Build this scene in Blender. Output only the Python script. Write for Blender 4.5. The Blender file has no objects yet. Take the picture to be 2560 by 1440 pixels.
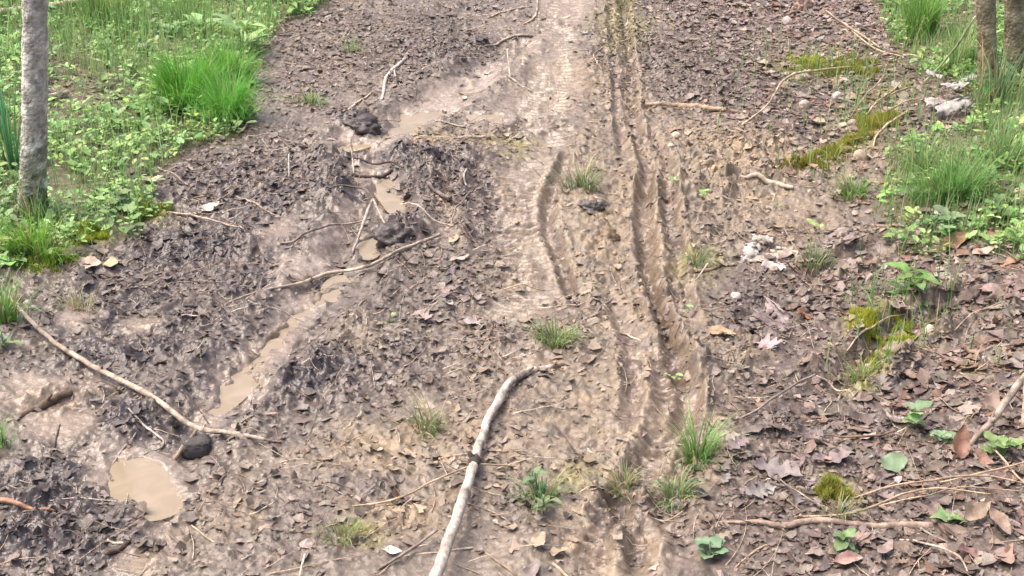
import bpy, math, random
import numpy as np
from mathutils import Matrix, Vector

random.seed(7)
rng = np.random.default_rng(11)
SC = bpy.context.scene
COL = SC.collection
R = math.radians

# ------------------------------------------------------------------ camera
CAM_H, PITCH, LENS, SENS = 1.7, R(27.0), 50.0, 36.0
cam_d = bpy.data.cameras.new('camera')
cam_d.lens, cam_d.sensor_width = LENS, SENS
cam_d.clip_start, cam_d.clip_end = 0.05, 500
cam = bpy.data.objects.new('camera', cam_d)
COL.objects.link(cam)
cam.location = (0, 0, CAM_H)
cam.rotation_euler = (R(90) - PITCH, 0, 0)
SC.camera = cam
FPX = LENS / SENS * 2560.0                 # focal length in photo pixels

# ------------------------------------------------------------------ light
SUN_EL, SUN_AZ = R(64), R(-80)             # high and to the left, behind thin cloud
w = bpy.data.worlds.new('World'); SC.world = w; w.use_nodes = True
nt = w.node_tree
sky = nt.nodes.new('ShaderNodeTexSky'); sky.sky_type = 'NISHITA'
sky.sun_disc = False
sky.sun_elevation, sky.sun_rotation = SUN_EL, SUN_AZ
sky.dust_density, sky.air_density, sky.ozone_density = 9.0, 0.8, 1.0
nt.links.new(sky.outputs[0], nt.nodes['Background'].inputs[0])
nt.nodes['Background'].inputs[1].default_value = 0.15
sd = bpy.data.lights.new('sun', 'SUN'); sd.energy = 0.65; sd.angle = R(55); sd.color = (1.0, 0.95, 0.89)
so = bpy.data.objects.new('sun', sd); COL.objects.link(so)
sv = Vector((math.sin(SUN_AZ) * math.cos(SUN_EL), math.cos(SUN_AZ) * math.cos(SUN_EL), math.sin(SUN_EL)))
so.rotation_euler = sv.to_track_quat('Z', 'Y').to_euler(); so.location = (0, 0, 8)
SC.view_settings.view_transform = 'Standard'; SC.view_settings.look = 'None'
SC.view_settings.exposure = 1.20; SC.view_settings.gamma = 1.0

# ------------------------------------------------------------------ noise
def _h(ix, iy, seed):
    n = (ix.astype(np.int64) * 374761393 + iy.astype(np.int64) * 668265263 + seed * 974634777) & 0xffffffff
    n = ((n ^ (n >> 13)) * 1274126177) & 0xffffffff
    n = n ^ (n >> 16)
    return n
_ang = np.arange(256) * (2 * np.pi / 256)
_cs, _sn = np.cos(_ang).astype(np.float32), np.sin(_ang).astype(np.float32)
def perlin(x, y, seed=0):
    x0 = np.floor(x); y0 = np.floor(y)
    fx = (x - x0).astype(np.float32); fy = (y - y0).astype(np.float32)
    ix = x0.astype(np.int64); iy = y0.astype(np.int64)
    u = fx * fx * fx * (fx * (fx * 6 - 15) + 10); v = fy * fy * fy * (fy * (fy * 6 - 15) + 10)
    def g(dx, dy):
        a = (_h(ix + dx, iy + dy, seed) & 255).astype(np.int64)
        return _cs[a] * (fx - dx) + _sn[a] * (fy - dy)
    a = g(0, 0); b = g(1, 0); c = g(0, 1); d = g(1, 1)
    return (a + u * (b - a) + v * ((c + u * (d - c)) - (a + u * (b - a)))) * 1.5
def fbm(x, y, wl, octs, seed, gain=0.5, mode=None):
    out = 0; amp = 1; f = 1.0 / wl; tot = 0
    for k in range(octs):
        n = perlin(x * f + 17.3 * k, y * f - 9.1 * k, seed + k)
        if mode == 'billow': n = np.abs(n) * 2 - 0.6
        elif mode == 'ridge': n = 0.6 - np.abs(n) * 2
        out = out + n * amp; tot += amp; amp *= gain; f *= 2.03
    return out / tot
def sstep(a, b, x):
    t = np.clip((x - a) / (b - a), 0, 1); return t * t * (3 - 2 * t)

# ------------------------------------------------------------------ ground chart
def macro(x, y):
    """broad lie of the land: the track with a bank to the right and a verge to the left"""
    rb = 0.62 + 0.13 * (y - 2)
    lb = -0.75 - 0.13 * (y - 2)
    z = 0.16 * np.clip((x - rb) / 1.2, 0, 3) ** 1.3 + 0.10 * np.clip((lb - x) / 1.0, 0, 3) ** 1.2
    return z
cp, sp = math.cos(PITCH), math.sin(PITCH)
def project(x, y, z):
    d = y * cp - (z - CAM_H) * sp
    v = y * sp + (z - CAM_H) * cp
    d = np.maximum(d, 0.05)
    return 1280 + FPX * x / d, 720 - FPX * v / d
def ray(px, py):
    a, b = (px - 1280) / FPX, (720 - py) / FPX
    return a, cp + b * sp, -sp + b * cp
def at(px, py, lift=0.0, surf=None):
    """ground point seen at a place in the photograph"""
    dx, dy, dz = ray(px, py)
    z = 0.0
    f = surf or macro
    for _ in range(14):
        t = (z + lift - CAM_H) / dz
        z = 0.5 * z + 0.5 * float(f(dx * t, dy * t))
    t = (z + lift - CAM_H) / dz
    return np.array([dx * t, dy * t, z + lift])
def mpp(p):                                 # metres per photo pixel at a point
    return (p[1] * cp - (p[2] - CAM_H) * sp) / FPX
def world_line(pts):
    return np.array([at(*p)[:2] for p in pts])

def axis(lo, hi, step, far_lo, far_hi):
    a = list(np.arange(lo, hi + step / 2, step))
    s = step
    while a[-1] < far_hi: s *= 1.35; a.append(a[-1] + s)
    s = step; b = []
    c = lo
    while c > far_lo: s *= 1.35; c -= s; b.append(c)
    return np.array(b[::-1] + a)
XS = axis(-2.75, 2.75, 0.0042, -70, 70)
ys = [1.72]
while ys[-1] < 7.2: ys.append(ys[-1] + 0.0030 * (1 + 0.33 * (ys[-1] - 1.7)))
s = 0.008
while ys[-1] < 90: s *= 1.35; ys.append(ys[-1] + s)
pre = []; c = 1.72; s = 0.005
while c > -40: s *= 1.35; c -= s; pre.append(c)
YS = np.array(pre[::-1] + ys)
X, Y = np.meshgrid(XS, YS)
CORE = (np.abs(X) < 3.1) & (Y > 1.4) & (Y < 7.8)
fade = (sstep(3.2, 2.7, np.abs(X)) * sstep(7.9, 7.0, Y) * sstep(1.3, 1.7, Y)).astype(np.float32)
M0 = macro(X, Y).astype(np.float32)
U, V = project(X, np.maximum(Y, 1.0), M0)
wx = fbm(X, Y, 0.35, 3, 3); wy = fbm(X, Y, 0.35, 3, 9)
wx2 = fbm(X, Y, 0.06, 2, 5); wy2 = fbm(X, Y, 0.06, 2, 6)
SCL = np.clip(FPX / np.maximum(Y * cp + CAM_H * sp, 0.5), 50, 2500)     # pixels per metre
UW = U + (wx * 0.075 + wx2 * 0.03) * SCL
VW = V + (wy * 0.045 + wy2 * 0.018) * SCL
def blobs(lst, soft=0.75):
    m = np.zeros_like(M0)
    for b in lst:
        px, py, rx, ry = b[:4]; rot = R(b[4]) if len(b) > 4 else 0; k = b[5] if len(b) > 5 else 1
        dx, dy = UW - px, VW - py
        cr, sr = math.cos(rot), math.sin(rot)
        a = (dx * cr + dy * sr) / rx; c = (-dx * sr + dy * cr) / ry
        m = np.maximum(m, k * sstep(1 + soft, 1 - soft, np.sqrt(a * a + c * c)))
    return m.astype(np.float32)
def inpoly(poly, px, py):
    r = np.zeros(px.shape, bool); n = len(poly)
    for i in range(n):
        x1, y1 = poly[i]; x2, y2 = poly[(i + 1) % n]
        if y1 == y2: continue
        c = ((y1 > py) != (y2 > py)) & (px < (x2 - x1) * (py - y1) / (y2 - y1) + x1)
        r ^= c
    return r
def poly_mask(poly, soft=2):
    m = inpoly(poly, UW, VW).astype(np.float32)
    for _ in range(soft):
        m[:, 2:-2] = (m[:, :-4] + m[:, 1:-3] + m[:, 2:-2] + m[:, 3:-1] + m[:, 4:]) / 5
        m[2:-2] = (m[:-4] + m[1:-3] + m[2:-2] + m[3:-1] + m[4:]) / 5
    return m
def line_dist(pts):
    """distance to and arc length along a line drawn on the ground"""
    L = world_line(pts)
    px = X + wx2 * 0.006 + wx * .014; py = Y + wy2 * 0.006 + wy * .014
    D = np.full(X.shape, 9.0, np.float32); S = np.zeros(X.shape, np.float32); acc = 0; SG = np.zeros(X.shape, np.float32)
    for a, b in zip(L[:-1], L[1:]):
        d = b - a; l = np.hypot(*d)
        t = np.clip(((px - a[0]) * d[0] + (py - a[1]) * d[1]) / l ** 2, 0, 1)
        ex, ey = px - (a[0] + t * d[0]), py - (a[1] + t * d[1])
        q = np.hypot(ex, ey)
        k = q < D
        D = np.where(k, q, D); S = np.where(k, acc + t * l, S); SG = np.where(k, np.sign(d[0] * ey - d[1] * ex), SG)
        acc += l
    endf = sstep(0, 0.12, S) * sstep(acc, acc - 0.12, S)
    return D.astype(np.float32), S.astype(np.float32), endf.astype(np.float32)

# --- what lies where on the ground
GRASS_L = poly_mask([(-1600, -400), (860, -400), (820, 0), (690, 70), (630, 170), (650, 280), (560, 335), (440, 365), (415, 440),
                     (400, 540), (260, 610), (170, 670), (40, 690), (-300, 760), (-1600, 800)])
GRASS_R = poly_mask([(2180, -300), (2180, 0), (2240, 130), (2320, 200), (2430, 230), (2420, 320), (2260, 340), (2230, 430), (2190, 560),
                     (2300, 640), (2420, 590), (2520, 650), (4200, 700), (4200, -300)])
SMOOTH = blobs([(1190, 195, 95, 28, -30), (1060, 280, 120, 34, -20), (1225, 300, 45, 22), (900, 345, 80, 28, -10), (970, 480, 70, 30, 80),
                (820, 600, 60, 26, -55), (740, 700, 60, 18, -20), (790, 650, 90, 26, -40), (760, 780, 70, 40, -45), (650, 900, 120, 50, -42), (540, 1010, 60, 30, -40), (1100, 230, 90, 26, -30), (930, 420, 40, 40, 80), (860, 540, 60, 20, -40), (690, 570, 80, 24, -25), (740, 640, 40, 20), (840, 725, 40, 26), (720, 830, 130, 34, -42), (600, 950, 110, 38, -45),
                (345, 1215, 120, 75, 10), (180, 790, 60, 26), (140, 980, 130, 40, -10), (120, 1080, 90, 36), (80, 960, 70, 25), (360, 800, 45, 20, -20),
                (1318, 560, 66, 190, 3, .8), (1375, 180, 80, 150, -8, .8), (1420, 20, 130, 40), (1330, 250, 60, 90, 0, 0.8), (1630, 620, 26, 120, -6), (1660, 980, 60, 110, -5, 0.8),
                (1600, 1060, 80, 60, 0, .7), (1250, 1350, 70, 70, 0, 0.6), (1380, 910, 80, 24, -10, .8), (1640, 1350, 90, 60, 0, .7), (450, 1300, 60, 30), (360, 1400, 70, 40),
                (1250, 50, 90, 40, 0, .8), (650, 1170, 90, 40, 0, .4), (1050, 1000, 60, 30, 0, .8), (1500, 1340, 60, 70, 0, .7), (1950, 520, 80, 30, -10, .7)])
DARK = blobs([(430, 840, 420, 230, 0, .55), (200, 1330, 330, 160, 0, .6), (680, 480, 330, 120, 0, .55), (850, 960, 260, 110, -15, .45), (520, 640, 300, 110, 0, .5), (1130, 720, 260, 170, 0, .25), (1150, 110, 200, 80, 0, .35), (1000, 405, 150, 38, 5), (860, 470, 100, 30), (1110, 450, 80, 40, -20), (985, 580, 55, 30, -45), (470, 620, 150, 42, -5), (560, 580, 90, 30),
              (790, 945, 130, 45, -20), (330, 890, 190, 40, 5), (330, 1065, 110, 55), (480, 1110, 70, 50), (90, 1210, 110, 60), (90, 1340, 150, 70, -10), (250, 1270, 80, 40),
              (260, 1390, 80, 40), (900, 300, 70, 22, 10), (700, 470, 120, 40, -10, .7), (560, 440, 120, 40, 0, .6), (1180, 490, 90, 40), (1150, 120, 110, 40, -20, .6),
              (1250, 30, 110, 30, 0, .5), (1350, 310, 90, 24, -20, .8), (1650, 160, 160, 60, 10, .45), (1780, 230, 120, 40, 0, .4), (660, 690, 130, 50, -20, .7), (550, 790, 130, 45, -10, .8),
              (640, 1030, 90, 40, 0, .6), (1880, 780, 60, 50, 0, .55), (2250, 970, 80, 30, 0, .8), (1960, 1080, 90, 40, 0, .45), (1640, 1230, 60, 50, 0, .7), (1270, 1250, 50, 50, 0, .5),
              (930, 1220, 50, 22, 0, .7), (1690, 930, 25, 60, -10, .5), (2120, 1370, 100, 40, 0, .4), (1560, 1290, 36, 60, -20, .7)])
CLAY = blobs([(1850, 385, 140, 46, 10, 1.25), (1560, 560, 200, 420, 0, .62), (1450, 1080, 330, 200, 0, .55), (1880, 500, 240, 150, 15, .5), (1440, 190, 90, 60), (1830, 370, 150, 50, 15), (1500, 560, 110, 120, 10), (1560, 470, 60, 60), (1640, 440, 60, 70), (1840, 450, 150, 60, 20), (1280, 700, 90, 60),
              (1180, 790, 80, 40, -30, .6), (1010, 1110, 200, 60, -10), (970, 1290, 130, 60, -10), (1500, 1010, 140, 110, 0, .7), (1660, 700, 70, 120, 0, .7), (1960, 560, 140, 60, 0, .6),
              (440, 1370, 90, 60, -30, .8), (580, 1290, 70, 60, 0, .8), (1840, 870, 70, 40, 0, .7), (960, 480, 45, 22, 0, .9), (835, 715, 36, 30), (1090, 350, 60, 20, 0, .9), (1240, 360, 70, 26, 0, .8),
              (1440, 1330, 100, 90, 0, .7), (1560, 740, 70, 80, 0, .6), (1980, 620, 160, 40, 0, .4), (60, 1000, 90, 30, -20, .5), (640, 900, 50, 30, -45, .8), (740, 800, 90, 16, -45, .8),
              (1520, 1400, 80, 60, 0, .7), (2120, 420, 140, 50, -20, .7), (300, 1200, 60, 40, 0, .5), (900, 840, 50, 50, 0, .6), (1000, 980, 100, 50, 0, .4)])
MOSSY = blobs([(200, 590, 70, 26, 10), (365, 530, 60, 34), (2060, 160, 120, 34), (2150, 330, 90, 40, -25), (2030, 410, 80, 24, -15), (2170, 810, 55, 40, -40), (2230, 880, 70, 35, -30),
               (2090, 1230, 55, 34), (2150, 960, 60, 36), (2450, 900, 70, 40, 0, .4), (2200, 230, 90, 30, 0, .7), (120, 650, 90, 26), (860, 1340, 50, 30, 0, .8), (1270, 370, 50, 22, 0, .6),
               (1560, 60, 60, 60, 0, .6), (1470, 1190, 60, 40, 0, .5), (1740, 660, 60, 40, 0, .6)])
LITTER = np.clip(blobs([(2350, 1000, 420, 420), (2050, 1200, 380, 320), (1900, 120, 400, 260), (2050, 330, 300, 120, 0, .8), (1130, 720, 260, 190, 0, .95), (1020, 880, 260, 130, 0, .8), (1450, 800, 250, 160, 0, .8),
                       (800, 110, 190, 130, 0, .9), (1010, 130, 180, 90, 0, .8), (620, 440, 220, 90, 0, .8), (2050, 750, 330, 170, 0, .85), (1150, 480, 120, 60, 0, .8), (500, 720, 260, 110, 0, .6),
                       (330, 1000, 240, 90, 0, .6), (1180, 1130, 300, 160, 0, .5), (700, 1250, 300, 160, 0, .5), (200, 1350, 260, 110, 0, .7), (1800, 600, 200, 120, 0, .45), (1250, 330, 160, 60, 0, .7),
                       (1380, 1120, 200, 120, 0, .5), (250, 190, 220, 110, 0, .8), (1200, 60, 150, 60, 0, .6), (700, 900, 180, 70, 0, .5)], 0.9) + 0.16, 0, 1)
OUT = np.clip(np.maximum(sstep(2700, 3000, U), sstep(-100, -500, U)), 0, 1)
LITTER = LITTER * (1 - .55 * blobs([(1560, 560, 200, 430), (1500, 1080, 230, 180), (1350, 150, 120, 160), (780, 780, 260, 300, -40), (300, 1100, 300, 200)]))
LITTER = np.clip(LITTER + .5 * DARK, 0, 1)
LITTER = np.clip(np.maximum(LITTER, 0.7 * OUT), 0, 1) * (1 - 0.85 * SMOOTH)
CHAN = blobs([(1190, 195, 105, 30, -30), (1060, 280, 130, 36, -20), (1225, 300, 55, 24), (900, 345, 90, 28, -10), (975, 480, 75, 34, 80), (935, 420, 40, 40, 80), (860, 545, 70, 22, -40), (820, 600, 70, 30, -55),
              (740, 660, 90, 30, -40), (760, 780, 80, 40, -45), (650, 900, 130, 54, -42), (560, 1000, 60, 34, -40), (345, 1215, 100, 64, 10), (300, 1150, 80, 26, -10, .7), (410, 1190, 60, 24, 20, .7), (180, 790, 60, 20), (100, 960, 80, 24, 0, .7)])
CHAN = CHAN * sstep(-.30, .12, fbm(X, Y, .11, 4, 58, .6) + .05)
GREEN = np.clip(GRASS_L + GRASS_R, 0, 1)

# --- shape
H = M0.copy()
H += (0.020 * fbm(X, Y, 0.75, 3, 21) * fade + 0.06 * fbm(X, Y, 6.0, 2, 22) * (1 - fade)).astype(np.float32)
clod = fbm(X, Y, 0.10, 5, 31, 0.62, 'billow'); clod2 = fbm(X + wx * .06, Y + wy * .06, 0.045, 4, 37, 0.6)
fine = fbm(X, Y, 0.016, 2, 41, 0.6)
crumb = fbm(X + wx2 * .01, Y + wy2 * .01, 0.019, 2, 47, 0.6, 'billow')
flake = fbm(X + wx2 * .02, Y * 1.0 + wy2 * .02, 0.028, 3, 43, 0.65, 'ridge')
patch = sstep(-0.35, 0.45, fbm(X, Y, 0.4, 3, 51))
ROUGH = np.clip(0.42 + .5 * blobs([(1840, 380, 170, 70, 10), (1760, 500, 120, 120), (1820, 860, 80, 80)]) + 0.30 * DARK + 0.28 * (patch - 0.5) + 0.25 * CLAY - 0.30 * GREEN, 0.12, 1) * (1 - 0.90 * SMOOTH)
ROUGH = ROUGH * (1 - .85 * CHAN)
ROUGH = ROUGH.astype(np.float32)
# ruts: line, half width, depth, berm, tread wavelength, tread amount
RUTS = [
    ([(1545, -150), (1562, 60), (1580, 280), (1622, 420), (1604, 570), (1630, 720), (1700, 900), (1722, 1000), (1702, 1120)], 0.024, 0.034, 0.017, 0, 0),
    ([(1512, -150), (1535, 60), (1548, 260), (1560, 400)], 0.020, 0.020, 0.012, 0, 0),
    ([(1615, 300), (1668, 430), (1680, 570), (1702, 740), (1752, 900)], 0.024, 0.030, 0.016, 0.030, 0.004),
    ([(1600, 560), (1648, 700), (1680, 860), (1668, 1020), (1640, 1120), (1560, 1230), (1500, 1350), (1470, 1470)], 0.030, 0.020, 0.012, 0.028, 0.006),
    ([(1510, 700), (1570, 840), (1590, 980), (1560, 1100)], 0.022, 0.014, 0.010, 0, 0),
    ([(1428, 365), (1378, 480), (1372, 560), (1420, 690), (1448, 800)], 0.020, 0.026, 0.012, 0.030, 0.004),
    ([(1335, 380), (1315, 480), (1320, 600), (1325, 720), (1240, 820)], 0.105, 0.020, 0.014, 0.031, 0.0080),
    ([(1480, -150), (1400, 20), (1370, 130), (1350, 250), (1330, 380)], 0.10, 0.014, 0.010, 0.034, 0.0055),
    ([(1480, 1170), (1560, 1240), (1610, 1330), (1575, 1460)], 0.028, 0.036, 0.02, 0, 0),
    ([(1640, 1180), (1670, 1260), (1700, 1350), (1690, 1460)], 0.040, 0.022, 0.014, 0.03, 0.004),
    ([(1300, 80), (1180, 200), (1040, 285), (900, 350), (960, 470), (900, 590), (835, 715), (720, 830), (600, 950), (500, 1060), (350, 1210)], 0.085, 0.036, 0.022, 0, 0),
    ([(770, 770), (700, 835), (640, 880)], 0.016, 0.030, 0.012, 0.030, 0.006),
    ([(1640, 1010), (1690, 1120), (1650, 1230)], 0.06, 0.020, 0.012, 0.026, 0.004),
    ([(1600, 860), (1650, 960), (1640, 1040)], 0.07, 0.012, 0.008, 0.024, 0.004),
    ([(20, 1040), (170, 990), (260, 940)], 0.03, 0.022, 0.016, 0, 0),
    ([(2560, 720), (2310, 790), (2140, 915), (2010, 985)], 0.05, 0.035, 0.045, 0, 0),
    ([(2250, 590), (2080, 665), (1930, 720)], 0.04, 0.025, 0.035, 0, 0),
    ([(1150, 420), (1210, 520), (1230, 640)], 0.06, 0.014, 0.010, 0.030, 0.003),
]
RUTM = np.zeros_like(M0); BERM = np.zeros_like(M0); TRD = np.zeros_like(M0)
for pts, hw, dep, berm, twl, tam in RUTS:
    D, S, E = line_dist(pts)
    g = np.exp(-(D / hw) ** 2.6) * E
    b = np.exp(-((D - hw * 1.55) / (hw * 0.5)) ** 2) * E
    nz = 0.75 + 0.5 * fbm(X, Y, 0.12, 2, 61); g = g * np.clip(.9 + .9 * fbm(X, Y, .09, 3, 65), .25, 1.25); b = b * np.clip(.9 + 1.1 * fbm(X, Y, .07, 3, 67), .1, 1.6)
    RUTM = np.maximum(RUTM, g * (hw < .07)); BERM = np.maximum(BERM, b * (hw < .07))
    H += (-.95 * dep * g + .95 * berm * b * (nz + .35 * clod)).astype(np.float32)
    ROUGH = np.maximum(ROUGH * (1 - 0.7 * g), (0.95 * b + .35 * g) * (hw < 0.07)).astype(np.float32)
    if hw > .09 and tam: TRD = np.maximum(TRD, g)
    if tam:
        H += (tam * np.sin(S * 2 * np.pi / twl + 1.2 * np.sin(D / hw * 3)) * sstep(1.1, 0.8, D / hw) * E * sstep(-.3, .3, fbm(X, Y, .2, 2, 63) + .15)).astype(np.float32)
ROUGH = ROUGH * (1 - .8 * TRD); LITTER = LITTER * (1 - .88 * TRD)
H += (ROUGH * (0.028 * clod + 0.012 * clod2 + 0.006 * fine + 0.005 * flake) * fade + (0.0016 * fine + (.002 * flake + .0042 * crumb * (.4 + patch)) * (1 - .8 * np.maximum(SMOOTH, TRD)) * (1 - .7 * GREEN)) * fade).astype(np.float32)
H += (0.014 * DARK * sstep(-.1, .5, clod2 + clod * .6) * fade).astype(np.float32)
# dark heaps of churned humus
for px, py, rx, ry, hh in [(1000, 410, 150, 34, .030), (985, 590, 50, 30, .045), (900, 305, 60, 18, .04), (480, 600, 130, 30, .018), (790, 945, 110, 40, .03), (480, 1120, 60, 35, .03),
                           (1100, 440, 70, 34, .03), (330, 890, 150, 30, .02), (1480, 540, 90, 80, .022), (1360, 870, 90, 26, .03), (100, 1290, 130, 60, .03), (1320, 1330, 60, 80, .02), (1840, 375, 130, 34, .035), (1780, 440, 110, 40, .03), (1900, 450, 110, 30, .03), (1740, 560, 50, 90, .02), (1800, 870, 70, 60, .03), (1700, 1400, 50, 60, .02)]:
    H += (hh * blobs([(px, py, rx, ry)], 0.9) * (0.8 + 0.6 * clod) * fade).astype(np.float32)
# puddles sit in small basins
PUDDLES = [('muddy_puddle', 'largest shallow puddle of tan muddy water at the lower left', 345, 1215, 88, 58, 10),
           ('muddy_puddle', 'pale puddle in the left rut below the long thin twig', 605, 950, 95, 26, -45),
           ('muddy_puddle', 'narrow puddle in the toothed tyre groove between mud lips', 715, 828, 95, 13, -42),
           ('muddy_puddle', 'small amber puddle touching the long thin twig', 845, 722, 30, 22, -20),
           ('muddy_puddle', 'tan puddle beside the black humus heap', 985, 478, 46, 28, 70),
           ('muddy_puddle', 'long pale puddle at the far end of the left rut', 1040, 290, 110, 24, -18),
           ('muddy_puddle', 'small whitish puddle right of the long far puddle', 1225, 298, 42, 18, 0),
           ('muddy_puddle', 'pale puddle under the black humus heap, left of it', 880, 355, 50, 16, -10),
           ('muddy_puddle', 'thin strip of water below the forked twig', 925, 615, 26, 22, -40),
           ]
pud_info = []
for nm, lab, px, py, rx, ry, rot in PUDDLES:
    c = at(px, py); m = blobs([(px, py, rx, ry, rot)], 0.45)
    big = blobs([(px, py, rx * 1.5, ry * 1.6, rot)], 0.6)
    inside = m > 0.5
    z0 = float(np.percentile(H[inside], 40)) - 0.004 if inside.any() else c[2]
    tgt = z0 + 0.011 * (1 - m * 2.1) + 0.015 * clod2 + .004 * fine + .009 * clod
    el = ((U - px) * math.cos(R(rot)) + (V - py) * math.sin(R(rot))) / rx, (-(U - px) * math.sin(R(rot)) + (V - py) * math.cos(R(rot))) / ry
    rim = sstep(1.75, 1.55, np.hypot(*el)) * sstep(.45, .25, m)
    H = (H * (1 - big) + (tgt + np.clip(H - z0, -.01, .02) * .35 * (1 - m)) * big).astype(np.float32)
    H = np.where(rim > 0, np.maximum(H, H * (1 - rim) + (z0 + .005 + .010 * np.abs(clod2) + .004 * np.abs(fine)) * rim), H).astype(np.float32); z0 += .0035
    pud_info.append((nm, lab, c, z0, px, py, rx, ry, rot))

iy0 = np.arange(len(YS))
def hs(x, y):
    x = np.atleast_1d(np.asarray(x, float)); y = np.atleast_1d(np.asarray(y, float))
    fx = np.interp(x, XS, np.arange(len(XS))); fy = np.interp(y, YS, iy0)
    i = np.clip(fx.astype(int), 0, len(XS) - 2); j = np.clip(fy.astype(int), 0, len(YS) - 2)
    a, b = fx - i, fy - j
    return (H[j, i] * (1 - a) * (1 - b) + H[j, i + 1] * a * (1 - b) + H[j + 1, i] * (1 - a) * b + H[j + 1, i + 1] * a * b)
def field(F, x, y):
    i = np.clip(np.round(np.interp(x, XS, np.arange(len(XS)))).astype(int), 0, len(XS) - 1)
    j = np.clip(np.round(np.interp(y, YS, iy0)).astype(int), 0, len(YS) - 1)
    return F[j, i]
def hsmooth(x, y):
    q = 0.02
    return float((hs(x, y) + hs(x + q, y) + hs(x - q, y) + hs(x, y + q) + hs(x, y - q))[0] / 5)
def gp(px, py, lift=0.0):
    return at(px, py, lift, hsmooth)

# ------------------------------------------------------------------ materials
def mat_attr(name, rough=0.6, nscale=60.0, namt=0.35, bump=0.3, bscale=200.0, transl=0.0, spec=0.4, wet=False, bdist=0.003):
    m = bpy.data.materials.new(name); m.use_nodes = True
    n = m.node_tree.nodes; l = m.node_tree.links
    b = n['Principled BSDF']; out = n['Material Output']
    at_ = n.new('ShaderNodeAttribute'); at_.attribute_name = 'col'
    tc = n.new('ShaderNodeTexCoord')
    nz = n.new('ShaderNodeTexNoise'); nz.inputs['Scale'].default_value = nscale; nz.inputs['Detail'].default_value = 6; nz.inputs['Roughness'].default_value = 0.7
    l.new(tc.outputs['Object'], nz.inputs['Vector'])
    mr = n.new('ShaderNodeMapRange'); mr.inputs['From Min'].default_value = 0.3; mr.inputs['From Max'].default_value = 0.7
    mr.inputs['To Min'].default_value = 1 - namt; mr.inputs['To Max'].default_value = 1 + namt
    l.new(nz.outputs[0], mr.inputs['Value'])
    mx = n.new('ShaderNodeVectorMath'); mx.operation = 'MULTIPLY'
    l.new(at_.outputs['Color'], mx.inputs[0]); l.new(mr.outputs[0], mx.inputs[1])
    l.new(mx.outputs[0], b.inputs['Base Color'])
    b.inputs['Roughness'].default_value = rough
    b.inputs['Specular IOR Level'].default_value = spec
    if wet:
        aw = n.new('ShaderNodeAttribute'); aw.attribute_name = 'wet'
        m2 = n.new('ShaderNodeMapRange'); m2.inputs['To Min'].default_value = 0.72; m2.inputs['To Max'].default_value = 0.24
        l.new(aw.outputs['Fac'], m2.inputs['Value'])
        ad = n.new('ShaderNodeMath'); ad.operation = 'MULTIPLY_ADD'; ad.inputs[1].default_value = 0.35; ad.use_clamp = True
        n2 = n.new('ShaderNodeMath'); n2.operation = 'SUBTRACT'; n2.inputs[1].default_value = 0.5
        l.new(nz.outputs[0], n2.inputs[0]); l.new(n2.outputs[0], ad.inputs[0]); l.new(m2.outputs[0], ad.inputs[2])
        l.new(ad.outputs[0], b.inputs['Roughness'])
    if bump:
        nb = n.new('ShaderNodeTexNoise'); nb.inputs['Scale'].default_value = bscale; nb.inputs['Detail'].default_value = 4
        l.new(tc.outputs['Object'], nb.inputs['Vector'])
        bp = n.new('ShaderNodeBump'); bp.inputs['Strength'].default_value = bump; bp.inputs['Distance'].default_value = bdist
        l.new(nb.outputs[0], bp.inputs['Height']); l.new(bp.outputs[0], b.inputs['Normal'])
    if transl:
        t = n.new('ShaderNodeBsdfTranslucent'); l.new(mx.outputs[0], t.inputs['Color'])
        ms = n.new('ShaderNodeMixShader'); ms.inputs[0].default_value = transl
        l.new(b.outputs[0], ms.inputs[1]); l.new(t.outputs[0], ms.inputs[2]); l.new(ms.outputs[0], out.inputs['Surface'])
    return m
M_MUD = mat_attr('mud', nscale=55, namt=0.30, bump=0.55, bscale=150, wet=True, spec=0.5, bdist=0.004)
M_LEAF = mat_attr('dead_leaf', rough=0.5, nscale=90, namt=0.30, bump=0.3, bscale=220, spec=0.45)
M_BARK = mat_attr('bark', rough=0.75, nscale=42, namt=0.58, bump=0.6, bscale=160, spec=0.3)
M_TRUNK = mat_attr('trunk_bark', rough=0.85, nscale=30, namt=0.62, bump=1.0, bscale=95, spec=0.2, bdist=0.012)
M_GRASS = mat_attr('grass_blade', rough=0.5, nscale=25, namt=0.2, bump=0, transl=0.45, spec=0.35)
M_GREEN = mat_attr('green_leaf', rough=0.5, nscale=60, namt=0.25, bump=0.2, bscale=120, transl=0.25, spec=0.4)
M_STONE = mat_attr('stone', rough=0.7, nscale=40, namt=0.35, bump=0.6, bscale=90)
M_WATER = bpy.data.materials.new('muddy_water'); M_WATER.use_nodes = True
_n = M_WATER.node_tree.nodes; _l = M_WATER.node_tree.links; _b = _n['Principled BSDF']
_tc = _n.new('ShaderNodeTexCoord'); _nz = _n.new('ShaderNodeTexNoise'); _nz.inputs['Scale'].default_value = 14; _nz.inputs['Detail'].default_value = 5
_l.new(_tc.outputs['Object'], _nz.inputs[0])
_cr = _n.new('ShaderNodeValToRGB'); _nz.inputs['Distortion'].default_value = 1.2; _cr.color_ramp.elements[0].position = .38; _cr.color_ramp.elements[1].position = .68
_cr.color_ramp.elements[0].color = (0.31, 0.248, 0.172, 1); _cr.color_ramp.elements[1].color = (0.37, 0.305, 0.222, 1)
_l.new(_nz.outputs[0], _cr.inputs[0]); _l.new(_cr.outputs[0], _b.inputs['Base Color'])
_b.inputs['Roughness'].default_value = 0.06; _b.inputs['Specular IOR Level'].default_value = 0.5
_tr = _n.new('ShaderNodeBsdfTransparent'); _mx = _n.new('ShaderNodeMixShader'); _mx.inputs[0].default_value = .25
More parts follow.
